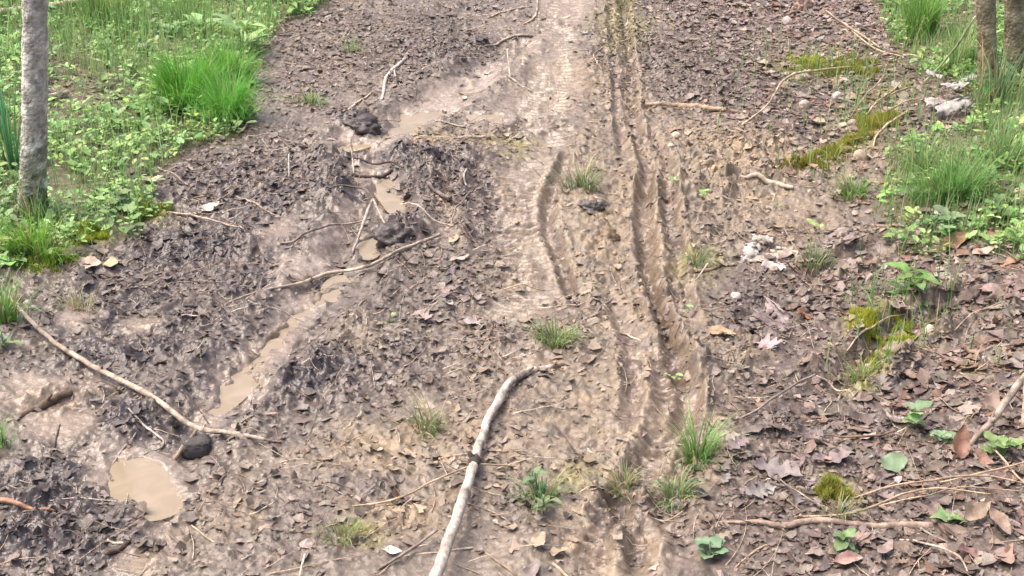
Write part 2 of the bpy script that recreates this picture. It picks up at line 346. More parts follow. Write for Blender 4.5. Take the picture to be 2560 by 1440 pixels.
_l.new(_b.outputs[0], _mx.inputs[1]); _l.new(_tr.outputs[0], _mx.inputs[2]); _l.new(_mx.outputs[0], _n['Material Output'].inputs['Surface'])
_bp = _n.new('ShaderNodeBump'); _bp.inputs['Strength'].default_value = 0.08; _bp.inputs['Distance'].default_value = 0.004
_l.new(_nz.outputs[0], _bp.inputs['Height']); _l.new(_bp.outputs[0], _b.inputs['Normal'])

# ------------------------------------------------------------------ mesh helpers
def build(name, verts, faces, mat, col=None, parent=None, loc=None, smooth=True, extra=None):
    """faces: list of int arrays (n,3) or (n,4); col: per-vertex (n,3)"""
    verts = np.asarray(verts, np.float32)
    if loc is not None: verts = verts - np.asarray(loc, np.float32)
    me = bpy.data.meshes.new(name)
    faces = [np.asarray(f, np.int32) for f in faces if len(f)]
    loops = np.concatenate([f.ravel() for f in faces])
    tot = np.concatenate([np.full(len(f), f.shape[1], np.int32) for f in faces])
    st = np.concatenate([[0], np.cumsum(tot)[:-1]]).astype(np.int32)
    me.vertices.add(len(verts)); me.vertices.foreach_set('co', verts.ravel())
    me.loops.add(len(loops)); me.loops.foreach_set('vertex_index', loops)
    me.polygons.add(len(tot)); me.polygons.foreach_set('loop_start', st)
    me.polygons.foreach_set('use_smooth', np.full(len(tot), smooth))
    if col is not None:
        c = np.ones((len(verts), 4), np.float32); c[:, :3] = col
        a = me.attributes.new('col', 'FLOAT_COLOR', 'POINT'); a.data.foreach_set('color', c.ravel())
    for k, v in (extra or {}).items():
        a = me.attributes.new(k, 'FLOAT', 'POINT'); a.data.foreach_set('value', np.asarray(v, np.float32).ravel())
    me.update(calc_edges=True)
    me.materials.append(mat)
    o = bpy.data.objects.new(name, me); COL.objects.link(o)
    if parent is not None: o.parent = parent
    if loc is not None: o.location = loc
    return o
def tag(o, label=None, cat=None, group=None, kind=None):
    if label: o['label'] = label
    if cat: o['category'] = cat
    if group: o['group'] = group
    if kind: o['kind'] = kind
    return o
def empty(name, loc, label, cat, group=None):
    o = bpy.data.objects.new(name, None); COL.objects.link(o); o.location = loc; o.empty_display_size = 0.05
    return tag(o, label, cat, group)
class Bag:
    def __init__(s): s.v = []; s.c = []; s.f3 = []; s.f4 = []; s.n = 0
    def add(s, v, c, f):
        v = np.asarray(v, np.float32); c = np.broadcast_to(np.asarray(c, np.float32), v.shape)
        s.v.append(v); s.c.append(c); f = np.asarray(f, np.int32) + s.n
        (s.f3 if f.shape[1] == 3 else s.f4).append(f); s.n += len(v)
    def build(s, name, mat, parent=None, loc=None, smooth=True):
        fs = ([np.concatenate(s.f3)] if s.f3 else []) + ([np.concatenate(s.f4)] if s.f4 else [])
        return build(name, np.concatenate(s.v), fs, mat, np.concatenate(s.c), parent, loc, smooth)
def catmull(P, n):
    P = np.asarray(P, float)
    if len(P) == 2: t = np.linspace(0, 1, n)[:, None]; return P[0] * (1 - t) + P[1] * t
    Q = np.vstack([2 * P[0] - P[1], P, 2 * P[-1] - P[-2]])
    out = []
    for t in np.linspace(0, len(P) - 1 - 1e-9, n):
        i = int(t); f = t - i; a, b, c, d = Q[i:i + 4]
        out.append(0.5 * ((2 * b) + (-a + c) * f + (2 * a - 5 * b + 4 * c - d) * f * f + (-a + 3 * b - 3 * c + d) * f ** 3))
    return np.array(out)
def tube(bag, P, rad, col, seg=7, jit=0.10, squash=1.0):
    P = np.asarray(P, float); n = len(P); rad = np.asarray(rad, float)
    col = np.asarray(col, float)
    if col.ndim == 1: col = np.repeat(col[None], n, 0)
    T = np.gradient(P, axis=0); T /= np.linalg.norm(T, axis=1)[:, None] + 1e-9
    ref = np.array([0, 0, 1.0]) if abs(T[:, 2]).mean() < 0.8 else np.array([1.0, 0, 0])
    A = np.cross(T, ref); A /= np.linalg.norm(A, axis=1)[:, None] + 1e-9
    B = np.cross(A, T)
    th = np.arange(seg) * 2 * np.pi / seg
    rr = rad[:, None] * (1 + jit * rng.normal(0, 1, (n, seg)))
    V_ = P[:, None] + rr[..., None] * (np.cos(th)[None, :, None] * A[:, None] + squash * np.sin(th)[None, :, None] * B[:, None])
    C_ = np.repeat(col[:, None], seg, 1) * (1 + 0.12 * rng.normal(0, 1, (n, seg, 1)))
    i = np.arange(n - 1)[:, None] * seg; j = np.arange(seg)[None]; k = (j + 1) % seg
    F = np.stack([i + j, i + k, i + seg + k, i + seg + j], -1).reshape(-1, 4)
    v0 = np.concatenate([V_.reshape(-1, 3), P[:1] - T[:1] * rad[0] * .4, P[-1:] + T[-1:] * rad[-1] * .6]); c0 = np.concatenate([C_.reshape(-1, 3), col[:1], col[-1:]])
    base = n * seg
    caps = [[base, (q + 1) % seg, q] for q in range(seg)] + [[base + 1, (n - 1) * seg + q, (n - 1) * seg + (q + 1) % seg] for q in range(seg)]
    off = bag.n
    bag.add(v0, np.clip(c0, 0.01, 0.9), F)
    bag.f3.append(np.asarray(caps, np.int32) + off)
def rotm(yaw, tilt, tdir):
    """N rotation matrices: yaw about z, then tilt towards direction tdir"""
    n = len(yaw); c, s = np.cos(yaw), np.sin(yaw); Z = np.zeros(n); O = np.ones(n)
    Rz = np.stack([np.stack([c, -s, Z], -1), np.stack([s, c, Z], -1), np.stack([Z, Z, O], -1)], 1)
    ax = np.stack([-np.sin(tdir), np.cos(tdir), Z], -1)
    ct, st = np.cos(tilt), np.sin(tilt); K = np.zeros((n, 3, 3))
    K[:, 0, 1] = -ax[:, 2]; K[:, 0, 2] = ax[:, 1]; K[:, 1, 0] = ax[:, 2]; K[:, 1, 2] = -ax[:, 0]; K[:, 2, 0] = -ax[:, 1]; K[:, 2, 1] = ax[:, 0]
    I = np.eye(3)[None]
    return (I + st[:, None, None] * K + (1 - ct)[:, None, None] * (K @ K)) @ Rz
def scatter(bag, tv, tf, P, Rm, S, C):
    S = np.asarray(S, float)
    if S.ndim == 1: S = np.repeat(S[:, None], 3, 1)
    v = np.einsum('nij,nvj->nvi', Rm, tv[None] * S[:, None]) + P[:, None]
    n, k = len(P), len(tv)
    f = (np.asarray(tf)[None] + (np.arange(n) * k)[:, None, None]).reshape(-1, np.asarray(tf).shape[1])
    bag.add(v.reshape(-1, 3), np.repeat(C, k, 0), f)
def blades(bag, P, hgt, az, lean, wid, C, nseg=3, tipc=1.15, twist=0.5):
    n = len(P); d = np.stack([np.cos(az), np.sin(az), np.zeros(n)], -1)
    fa = az + np.pi / 2 + rng.normal(0, twist, n); s_ = np.stack([np.cos(fa), np.sin(fa), np.zeros(n)], -1)
    V_, C_ = [], []
    for k in range(nseg + 1):
        t = k / nseg
        a = lean * t
        c = P + d * (hgt * np.where(lean > 1e-3, (1 - np.cos(a)) / np.maximum(lean, 1e-3), 0))[:, None]
        c = c + np.array([0, 0, 1.0]) * (hgt * np.where(lean > 1e-3, np.sin(a) / np.maximum(lean, 1e-3), t))[:, None]
        ww = (wid * (1 - t) ** 0.65 + 0.0003)[:, None] * 0.5
        V_ += [c - s_ * ww, c + s_ * ww]; cc = C * (0.92 + (tipc - 0.92) * t); C_ += [cc, cc]
    V_ = np.stack(V_, 1); C_ = np.stack(C_, 1); k2 = 2 * (nseg + 1)
    tf = np.array([[2 * k, 2 * k + 1, 2 * k + 3, 2 * k + 2] for k in range(nseg)])
    f = (tf[None] + (np.arange(n) * k2)[:, None, None]).reshape(-1, 4)
    bag.add(V_.reshape(-1, 3), C_.reshape(-1, 3), f)
def jitc(base, n, amt=0.15, hue=0.06):
    b = np.asarray(base, float)
    return np.clip(b[None] * (1 + amt * rng.normal(0, 1, (n, 1))) * (1 + hue * rng.normal(0, 1, (n, 3))), 0.008, 0.9)
def pick(cols, probs, n, amt=0.15):
    i = rng.choice(len(cols), n, p=np.array(probs) / sum(probs))
    return np.clip(np.array(cols)[i] * (1 + amt * rng.normal(0, 1, (n, 1))) * (1 + 0.05 * rng.normal(0, 1, (n, 3))), 0.01, 0.85)

# ------------------------------------------------------------------ the ground sheet
cvar = fbm(X, Y, 0.22, 4, 71); cv2 = fbm(X, Y, 0.05, 3, 75); cv3 = fbm(X, Y, 0.6, 2, 79)
def mixc(A, B, t): return A * (1 - t[..., None]) + np.asarray(B, np.float32) * t[..., None]
CC = np.empty(X.shape + (3,), np.float32); CC[:] = (0.172, 0.142, 0.112)
CC = mixc(CC, (0.104, 0.083, 0.070), np.clip(0.5 + 1.1 * cvar, 0, 1).astype(np.float32) * 0.8)
CC = mixc(CC, (0.232, 0.180, 0.138), SMOOTH * 0.9)
CC = mixc(CC, (0.095, 0.070, 0.058), np.clip(LITTER * 1.1 * (.45 + .55 * sstep(1500, 2000, U + wx * 300)) * (1 - CLAY), 0, .75))          # humus under the leaf beds, with the shade in leaf gaps painted in
CC = mixc(CC, (0.32, 0.265, 0.225), CHAN * .85)
CC = mixc(CC, (0.255, 0.190, 0.116), np.clip(CLAY * (0.5 + 0.8 * cv2), 0, 0.75))
CC = mixc(CC, (0.050, 0.041, 0.043), np.clip(DARK * (0.95 + 0.9 * cv2), 0, 0.92) * (1 - .75 * np.maximum(SMOOTH, CHAN)))
CC = mixc(CC, (0.11, 0.105, 0.05), GREEN * 0.65)
CC = mixc(CC, (0.230, 0.186, 0.145), (TRD * .7).astype(np.float32)); CC = mixc(CC, (0.145, 0.108, 0.09), (RUTM * .55).astype(np.float32)); CC = mixc(CC, (0.235, 0.180, 0.125), np.clip(BERM * (.5 + cv2), 0, .6).astype(np.float32))
CC = mixc(CC, (0.17, 0.165, 0.035), np.clip(MOSSY * (0.6 + cv2), 0, 0.75))
CC *= (1 + 0.22 * cv2 + 0.12 * fine)[..., None]
WET = np.clip(0.74 + .35 * CHAN + 0.5 * SMOOTH + 0.45 * DARK - 0.20 * CLAY - 0.4 * GREEN + .3 * RUTM + 0.35 * cv3 - 0.2 * LITTER, 0, 1)
ny, nx = X.shape
ii = (np.arange(ny - 1)[:, None] * nx + np.arange(nx - 1)[None]).ravel()
gv = np.stack([X, Y, H], -1).reshape(-1, 3)
gfaces = np.stack([ii, ii + 1, ii + nx + 1, ii + nx], -1)
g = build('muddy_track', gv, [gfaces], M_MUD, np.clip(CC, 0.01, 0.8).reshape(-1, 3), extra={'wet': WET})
tag(g, 'churned muddy woodland track with tyre ruts and verges', 'ground', kind='structure')

for nm, lab, c, z0, px, py, rx, ry, rot in pud_info:
    th = np.linspace(0, 2 * np.pi, 49)[:-1]; cr, sr = math.cos(R(rot)), math.sin(R(rot))
    pts = []
    for t in th:
        a, b = rx * 1.5 * math.cos(t), ry * 1.5 * math.sin(t)
        dx, dy, dz = ray(px + a * cr - b * sr, py + a * sr + b * cr); k = (z0 - CAM_H) / dz
        pts.append((dx * k, dy * k, z0))
    v = np.array(pts + [(np.mean([p[0] for p in pts]), np.mean([p[1] for p in pts]), z0)])
    f = [[48, i, (i + 1) % 48] for i in range(48)]
    o = build(nm, v, [f], M_WATER, loc=v[-1]); tag(o, lab, 'puddle', kind='structure')

# ------------------------------------------------------------------ leaf templates
def frag(n=9, asp=0.55, seed=0):
    r = np.random.default_rng(seed)
    th = np.linspace(0, 2 * np.pi, n + 1)[:-1] + r.normal(0, .18, n)
    rad = 0.5 * (1 + 0.28 * r.normal(0, 1, n)).clip(.45, 1.6)
    x, y = rad * np.cos(th), rad * np.sin(th) * asp
    cx, cy, cz = r.normal(0, .5), r.normal(0, .9), r.normal(0, .35)
    z = cx * x * x + cy * y * y * 1.5 + cz * x * y
    v = np.vstack([np.stack([x, y, z], -1), [[0, 0, 0]]])
    return v, np.array([[n, i, (i + 1) % n] for i in range(n)])
FR = [frag(8 + k % 4, [0.4, 0.55, 0.7, 0.3, 0.85][k % 5], 100 + k) for k in range(14)]
def leaf_mesh(kind, fold, curl, seed, ns=22):
    """one whole leaf along +x from 0 to 1: midrib and two half blades"""
    r = np.random.default_rng(seed); t = np.linspace(0, 1, ns)
    if kind == 'oak': w_ = 0.34 * np.sin(np.pi * t ** 0.8) ** 0.8 * (0.72 + 0.34 * np.sin(t * 4.2 * 2 * np.pi + r.uniform(0, 6))) * (0.6 + 0.6 * t)
    elif kind == 'lance': w_ = 0.13 * np.sin(np.pi * t ** 0.7) ** 0.9
    elif kind == 'round': w_ = 0.40 * np.sin(np.pi * t ** 0.75) ** 0.6
    else: w_ = 0.24 * np.sin(np.pi * t ** 0.75) ** 0.8
    V_ = []
    bend = r.normal(0, .08)
    for i, tt in enumerate(t):
        z = curl * (tt - .5) ** 2 * 1.2 + 0.012 * math.sin(tt * 14 + seed)
        cy = bend * math.sin(tt * math.pi)
        wl, wr = w_[i] * (1 + .05 * r.normal()), w_[i] * (1 + .05 * r.normal())
        ed = fold + 0.25 * math.sin(tt * 9 + seed)
        V_ += [(tt, cy + wl, z + abs(wl) * ed + .008 * r.normal()), (tt, cy + wl * .5, z + abs(wl) * .42 * fold), (tt, cy, z), (tt, cy - wr * .5, z + abs(wr) * .42 * fold), (tt, cy - wr, z + abs(wr) * ed + .008 * r.normal())]
    F = [[5 * i + k, 5 * i + k + 1, 5 * i + k + 6, 5 * i + k + 5] for i in range(ns - 1) for k in range(4)]
    # leaf stalk
    b = len(V_)
    V_ += [(-.22, -.012, .03), (-.22, .012, .03), (.02, .012, 0), (.02, -.012, 0)]; F.append([b, b + 3, b + 2, b + 1])
    return np.array(V_), np.array(F)

def rand_ground(n, u0=-1150, u1=3710, v0=-230, v1=1640):
    """n points spread evenly over the ground in and just round the view"""
    n = int(n * 1.62); out = []
    tot = 0
    while tot < n:
        m = 4 * n
        x = rng.uniform(-4.6, 4.6, m); y = rng.uniform(1.75, 8.2, m)
        u, v = project(x, y, macro(x, y)); k = (u > u0) & (u < u1) & (v > v0) & (v < v1)
        out.append(np.stack([x[k], y[k]], -1)); tot += k.sum()
    return np.concatenate(out)[:n]
def tilt_ground(x, y, q=0.02):
    gx = (hs(x + q, y) - hs(x - q, y)) / (2 * q); gy = (hs(x, y + q) - hs(x, y - q)) / (2 * q)
    return gx, gy

# ------------------------------------------------------------------ leaf litter, trodden into the mud (uncountable)
LC = [(0.31, 0.252, 0.218), (0.25, 0.20, 0.176), (0.19, 0.146, 0.134), (0.10, 0.077, 0.074), (0.40, 0.29, 0.215), (0.24, 0.145, 0.105), (0.50, 0.43, 0.385)]
bag = Bag()
P2 = rand_ground(120000)
dens = field(LITTER * (1 - .9 * CHAN) * (1 - .55 * GRASS_L) * sstep(-.5, .3, fbm(X, Y, .16, 3, 55) + .25 * LITTER), P2[:, 0], P2[:, 1]); keep = rng.random(len(P2)) < dens
P2 = P2[keep]; n = len(P2)
right = sstep(0.4, 1.2, P2[:, 0])
dk = field(DARK, P2[:, 0], P2[:, 1]); cl = field(CLAY, P2[:, 0], P2[:, 1])
C = pick(LC, [.22, .28, .20, .10, .06, .05, .03], n, .28)
C = C * (1 - 0.45 * dk)[:, None]
reddish = (rng.random(n) < 0.22 * right)
C[reddish] = jitc((0.20, 0.105, 0.07), reddish.sum(), .25)
cl2 = rng.random(n) < cl * .6
C[cl2] = jitc((0.30, 0.20, 0.12), cl2.sum(), .2)
coat = np.clip(.80 - .35 * right + .15 * rng.normal(0, 1, n), .05, .95)[:, None]          # how far each scrap is caked in the mud it lies in
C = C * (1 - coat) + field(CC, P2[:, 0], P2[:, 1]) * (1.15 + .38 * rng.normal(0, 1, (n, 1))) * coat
C = np.clip(C, .02, .8)
gx, gy = tilt_ground(P2[:, 0], P2[:, 1])
slope = np.clip(np.arctan(np.hypot(gx, gy)) * .8, 0, .7)
yaw = rng.uniform(0, 2 * np.pi, n)
tl = slope + np.clip(np.abs(rng.normal(0, .24, n)), 0, .7); td = np.where(rng.random(n) < .65, np.arctan2(-gy, -gx), rng.uniform(0, 6.28, n))
td = np.where(slope > .1, td, rng.uniform(0, 6.28, n))
size = np.clip(rng.lognormal(math.log(0.0145), .55, n) * (1 + .2 * right), .005, .034 + .018 * right); tl = slope + (tl - slope) * np.clip(.020 / size, .4, 1)
Z = hs(P2[:, 0], P2[:, 1]) + 0.0022 + rng.uniform(-.001, .003, n) + right * rng.uniform(0, .005, n)
Pp = np.stack([P2[:, 0], P2[:, 1], Z], -1); Rm = rotm(yaw, tl, td)
which = rng.integers(0, len(FR), n)
for k, (tv, tf) in enumerate(FR):
    m = which == k
    scatter(bag, tv, tf, Pp[m], Rm[m], np.stack([size[m], size[m], size[m] * rng.uniform(.5, 1.7, m.sum()) * np.clip(.02 / size[m], .4, 1)], -1), C[m])
o = bag.build('leaf_litter', M_LEAF, smooth=False); tag(o, 'trodden brown leaf litter covering the track and its banks', 'leaf litter', kind='stuff')

# thin straws, needles and rootlets
bag = Bag()
P2 = rand_ground(13000); d = field(LITTER + .35 * CLAY + .3 * GREEN, P2[:, 0], P2[:, 1]) * (1 - .8 * field(SMOOTH, P2[:, 0], P2[:, 1]))
P2 = P2[rng.random(len(P2)) < d * .8]
for x, y in P2:
    L = rng.uniform(.02, .12) if rng.random() < .85 else rng.uniform(.12, .24); a = rng.uniform(0, math.pi)
    cur = rng.normal(0, .5); k = 5 if L < .1 else 8
    t = np.linspace(-.5, .5, k); aa = a + cur * t
    q = np.stack([x + L * np.cumsum(np.cos(aa)) / k, y + L * np.cumsum(np.sin(aa)) / k], -1)
    z = hs(q[:, 0], q[:, 1]); z = 0.5 * z + 0.5 * (z.mean() + (z[-1] - z[0]) * t) + .004 + (rng.uniform(0, .02) if rng.random() < .3 else 0) * (t + .5)
    r_ = rng.uniform(.0006, .0016)
    c = random.choice([(.45, .34, .24), (.36, .26, .18), (.50, .42, .33), (.13, .09, .07), (.28, .19, .13), (.10, .07, .06)])
    tube(bag, np.column_stack([q, z]), np.linspace(r_, r_ * .5, k), c, 3, 0.0)
o = bag.build('plant_debris', M_BARK); tag(o, 'fine straws, needles and rootlets strewn over the mud', 'plant debris', kind='stuff')

# lumps of churned mud
bag = Bag()
ico = []
import bmesh
bm = bmesh.new(); bmesh.ops.create_icosphere(bm, subdivisions=2, radius=1); bm.verts.ensure_lookup_table()
IV = np.array([v.co[:] for v in bm.verts]); IF = np.array([[v.index for v in f.verts] for f in bm.faces]); bm.free()
bm = bmesh.new(); bmesh.ops.create_icosphere(bm, subdivisions=4, radius=1); bm.verts.ensure_lookup_table()
IV3 = np.array([v.co[:] for v in bm.verts]); IF3 = np.array([[v.index for v in f.verts] for f in bm.faces]); bm.free()
LUMP = []
for k in range(6):
    q = IV * (1 + .45 * fbm(IV[:, 0] * 1.3 + 7 * k + IV[:, 2], IV[:, 1] * 1.3 + IV[:, 2] * .7, 1.0, 3, 200 + k))[:, None] * np.array([1, .8, .55]); LUMP.append(q)
P2 = rand_ground(20000); d = (field(ROUGH, P2[:, 0], P2[:, 1]) - .22) * .8 + .35 * field(CLAY, P2[:, 0], P2[:, 1]) * (1 - field(SMOOTH, P2[:, 0], P2[:, 1])) + .5 * field(BERM, P2[:, 0], P2[:, 1])
P2 = P2[rng.random(len(P2)) < d]; n = len(P2)
sz = np.clip(rng.lognormal(math.log(.0048), .45, n), .0022, .0095)
cm = field(CC, P2[:, 0], P2[:, 1]) * (1.04 + .26 * rng.normal(0, 1, (n, 1)))
Pp = np.stack([P2[:, 0], P2[:, 1], hs(P2[:, 0], P2[:, 1]) - sz * .1], -1); Rm = rotm(rng.uniform(0, 6.28, n), rng.uniform(0, .5, n), rng.uniform(0, 6.28, n)); which = rng.integers(0, 6, n)
for k in range(6):
    m = which == k; scatter(bag, LUMP[k], IF, Pp[m], Rm[m], sz[m], np.clip(cm[m], .01, .8))
me_o = bag.build('mud_clods', M_MUD); tag(me_o, 'crumbled clods of churned mud along the ruts', 'mud clods', kind='stuff')

# ------------------------------------------------------------------ green cover (uncountable)
def px_in(P, F): return field(F, P[:, 0], P[:, 1])
# low weeds with small oval leaves
tv = np.array([(0, 0, 0), (.35, .26, .05), (.35, -.26, .05), (.75, .22, .04), (.75, -.22, .04), (1, 0, -.05), (.5, 0, -.03)])
tf = np.array([[0, 2, 6], [0, 6, 1], [1, 6, 3], [6, 2, 4], [6, 4, 5], [6, 5, 3]])
wn = fbm(X, Y, .30, 3, 91)
WEED = np.clip(GRASS_L * sstep(-.55, .15, wn) + .9 * GRASS_R * sstep(-.35, .25, wn), 0, 1)
WEED = np.maximum(WEED, .30 * GRASS_L)
WEED = np.clip(np.maximum(WEED * (1 - .8 * blobs([(270, 190, 150, 60), (420, 120, 90, 34), (160, 150, 60, 60), (230, 250, 70, 40), (200, 480, 60, 30)])), 0.004 * blobs([(2200, 700, 500, 300), (1900, 620, 200, 90)])), 0, 1)
P2 = rand_ground(42000); P2 = P2[rng.random(len(P2)) < px_in(P2, WEED)]
bag = Bag(); n = len(P2)
# each point is a little sprig of 4-7 leaves
rep = rng.integers(3, 7, n); idx = np.repeat(np.arange(n), rep); N = len(idx)
base = np.stack([P2[:, 0], P2[:, 1], hs(P2[:, 0], P2[:, 1])], -1)
hgt = np.clip(rng.lognormal(math.log(.026), .5, n) * (1 + .9 * np.clip(fbm(P2[:, 0], P2[:, 1], .18, 2, 97), -.5, 1)), .006, .11)
off = rng.normal(0, .008, (N, 3)); lev = rng.uniform(.25, 1.0, N)
Pp = base[idx] + off; Pp[:, 2] = base[idx, 2] + hgt[idx] * lev + .004
yaw = rng.uniform(0, 6.28, N)
Rm = rotm(yaw, rng.uniform(0.0, .75, N), yaw + np.pi + rng.normal(0, .5, N))
cb = pick([(.235, .40, .12), (.165, .31, .095), (.30, .47, .16), (.26, .40, .18), (.33, .45, .13)], [.3, .22, .22, .16, .1], n, .16)
scatter(bag, tv, tf, Pp, Rm, np.clip(rng.lognormal(math.log(.0155), .5, N), .005, .045), np.clip(cb[idx] * (1 + .12 * rng.normal(0, 1, (N, 1))), .01, .8))
blades(bag, base, hgt, rng.uniform(0, 6.28, n), np.full(n, .3), np.full(n, .0018), cb * .8, 2)
o = bag.build('ground_weeds', M_GREEN); tag(o, 'low small-leaved green weeds carpeting the verges', 'ground cover', kind='stuff')
# loose grass between the weeds
gn = fbm(X, Y, .45, 3, 95)
GD = np.clip(GRASS_L * sstep(-.6, .15, gn) * (.75 + .35 * sstep(260, 60, V)) + GRASS_R * sstep(-.6, .1, gn), 0, 1)
GD = np.maximum(GD, .42 * blobs([(2120, 190, 150, 60), (2200, 300, 120, 70, -20), (2060, 420, 120, 30, -15), (2250, 800, 140, 90, -20), (2160, 900, 90, 60)]))
GD = np.maximum(GD, .06 * blobs([(2050, 230, 260, 120), (2350, 760, 240, 120)]))
P2 = rand_ground(80000); P2 = P2[rng.random(len(P2)) < px_in(P2, GD) * .8]; n = len(P2)
bag = Bag()
base = np.stack([P2[:, 0], P2[:, 1], hs(P2[:, 0], P2[:, 1]) - .003], -1)
u, v = project(base[:, 0], base[:, 1], base[:, 2])
tall = np.where((u < 900) & (v < 200), 1.35, 1.0)
cb = pick([(.21, .38, .11), (.28, .45, .16), (.17, .33, .11), (.33, .42, .18), (.44, .40, .24)], [.3, .3, .2, .12, .08], n, .16)
blades(bag, base, np.clip(rng.lognormal(math.log(.075), .45, n), .02, .24) * tall, rng.uniform(0, 6.28, n), np.abs(rng.normal(.5, .45, n)), rng.uniform(.0016, .0042, n), cb)
o = bag.build('verge_grass', M_GRASS); tag(o, 'thin loose grass growing over the verges', 'grass', kind='stuff')

# ------------------------------------------------------------------ grass tufts (things)
def tuft(px, py, wpx, hpx, nb, col, label, lean=.9, width=.003, name='grass_tuft', dry=.06, group=None, flat=.5, up=0.0):
    p = gp(px, py); s = mpp(p); r = wpx * s * .5
    small = nb < 320; nb = int(nb * (.7 if small else 1))
    a = rng.uniform(0, 6.28, nb); q = r * .55 * np.sqrt(rng.random(nb)) * (1 + (.9 * rng.random(nb) ** 2 if small else .15 * rng.random(nb)))
    ph = rng.uniform(0, 6.28); q = q * (1 + .35 * np.sin(2 * a + ph) + .2 * np.sin(3 * a - ph))
    B = np.stack([p[0] + q * np.cos(a), p[1] + q * np.sin(a) * flat * 1.3, np.zeros(nb)], -1); B[:, 2] = hs(B[:, 0], B[:, 1]) - .003
    az = a + rng.normal(0, .55, nb); ln = np.clip(lean * (.35 + .9 * q / (r * .55 + 1e-6)) * rng.uniform(.4, 1.7, nb) + up + (.35 * rng.random(nb) if small else 0), .02, 2.2)
    h = hpx * s / cp * np.clip(rng.lognormal(-.25, .35, nb), .25, 1.35)
    cg = np.array(col) * 1.25; cg = cg + .14 * (cg.mean() - cg) if small else cg
    C = jitc(cg, nb, .22, .08); dry = dry + (.12 if small else 0)
    d = rng.random(nb) < dry; C[d] = jitc((.42, .35, .2), d.sum(), .15)
    bag = Bag(); blades(bag, B, h, az, ln, width * rng.uniform(.6, 1.3, nb), C, 4)
    o = bag.build(name, M_GRASS, loc=(p[0], p[1], p[2])); return tag(o, label, 'grass tuft', group)
G1, G2, G3 = (.15, .30, .055), (.19, .31, .09), (.24, .32, .13)
tuft(470, 262, 270, 100, 2600, (.095, .27, .035), 'thick bright green grass tuft, largest on the left verge', 1.1, .0026)
tuft(575, 300, 165, 105, 1500, (.12, .33, .055), 'bright feathery grass clump at the right front of the big green tuft', 1.3, .0022)
tuft(560, 215, 170, 90, 1300, (.11, .28, .04), 'bright grass clump at the back right of the big green tuft', 1.1, .0024)
tuft(775, 258, 90, 34, 160, G2, 'small sparse grass sprig right of the big green tuft', 1.2)
tuft(880, 130, 60, 46, 90, G2, 'faint grass sprig among the far dark litter left of the track', .9)
tuft(1390, 858, 130, 60, 260, (.18, .29, .09), 'grass tuft on the mud crest in the middle of the track', 1.2, .003)
tuft(1745, 1150, 110, 120, 240, (.15, .31, .07), 'fresh bright grass tuft beside the lower right rut', .9, .0028)
tuft(1350, 1255, 110, 80, 170, (.17, .28, .10), 'loose grass tuft around the leafy weeds right of the branch', 1.0, .003)
tuft(1690, 1245, 120, 70, 170, (.17, .29, .10), 'arching grass tuft just below the fresh bright one by the rut', 1.4, .003)
tuft(1560, 1225, 90, 60, 120, (.20, .26, .10), 'dull grass tuft left of the lower rut', 1.2, .0028, dry=.2)
tuft(1070, 1075, 110, 70, 150, (.17, .24, .09), 'sparse yellowish grass tuft left of the thick pale branch', 1.1, .0026, dry=.2)
tuft(855, 1345, 120, 46, 130, (.18, .25, .06), 'short mossy grass tuft on the orange clay at the bottom', 1.2, .0026)
tuft(2130, 490, 110, 55, 300, (.15, .28, .07), 'small round grass tuft left of the big grass patch on the right', 1.1, .003)
tuft(2380, 500, 220, 110, 650, (.14, .27, .08), 'broad grass clump in the middle of the right verge', 1.1, .0036)
tuft(2300, 420, 140, 80, 300, (.19, .30, .11), 'paler grass clump at the upper left of the right verge patch', 1.0, .0034)
tuft(2500, 420, 140, 120, 300, (.14, .26, .08), 'tall grass clump below the white bark at the right edge', .9, .0036)
tuft(2300, 90, 140, 130, 420, (.16, .30, .07), 'tall bright grass clump left of the brown trunks', .8, .0036)
tuft(2390, 170, 120, 100, 260, (.18, .31, .08), 'grass clump at the foot of the brown trunk', 1.0, .0034)
tuft(2030, 665, 80, 56, 120, (.18, .27, .11), 'little grass sprig beside the whitish bark scraps', 1.0, .003)
tuft(1455, 470, 100, 70, 200, (.20, .27, .13), 'greyish green sprig on the ridge between the two far ruts', 1.1, .0034)
tuft(1745, 660, 90, 46, 110, (.20, .27, .10), 'thin grass sprig right of the twin ruts', 1.2, .0026)
tuft(200, 770, 110, 52, 150, (.28, .31, .18), 'pale straggly grass sprig above the long pale stick', 1.1, .0022, dry=.3)
tuft(8, 800, 100, 110, 200, (.12, .27, .04), 'deep green grass tuft at the left edge above the stick end', .9, .0034)
tuft(-2, 1110, 60, 70, 110, (.15, .28, .07), 'small grass tuft at the left edge below the long stick', 1.0, .003)
tuft(90, 640, 190, 90, 480, (.16, .30, .05), 'lively grass tuft at the front corner of the left verge', 1.0, .0028)
tuft(2160, 945, 90, 50, 160, (.22, .29, .08), 'yellowish grass sprig by the lower moss cushion on the right', 1.1, .0026)
tuft(2100, 1290, 100, 50, 100, (.26, .30, .15), 'thin pale grass sprig above the knotty root', 1.2, .0024, dry=.25)
tuft(2000, 0, 60, 20, 40, G3, 'wisp of grass at the top of the right litter bank', 1.0)
tuft(1560, 15, 80, 34, 110, (.22, .28, .12), 'dull grass wisp in the far centre of the track', 1.1)
tuft(30, 420, 60, 290, 60, (.06, .20, .075), 'tall dark green stems standing left of the grey sapling', .35, .0045, flat=.8, dry=0)
tuft(85, 560, 70, 130, 80, (.10, .19, .07), 'dark grass stems at the front foot of the grey sapling', .5, .0036)
tuft(2490, 260, 120, 130, 190, (.10, .23, .09), 'dark green grass around the brown trunk base', .7, .004)
tuft(470, 60, 160, 70, 360, (.17, .27, .09), 'tall thin grass at the top of the left verge', .6, .0028)
tuft(250, 60, 200, 110, 480, (.16, .26, .08), 'tall thin grass right of the sapling top', .6, .0028)

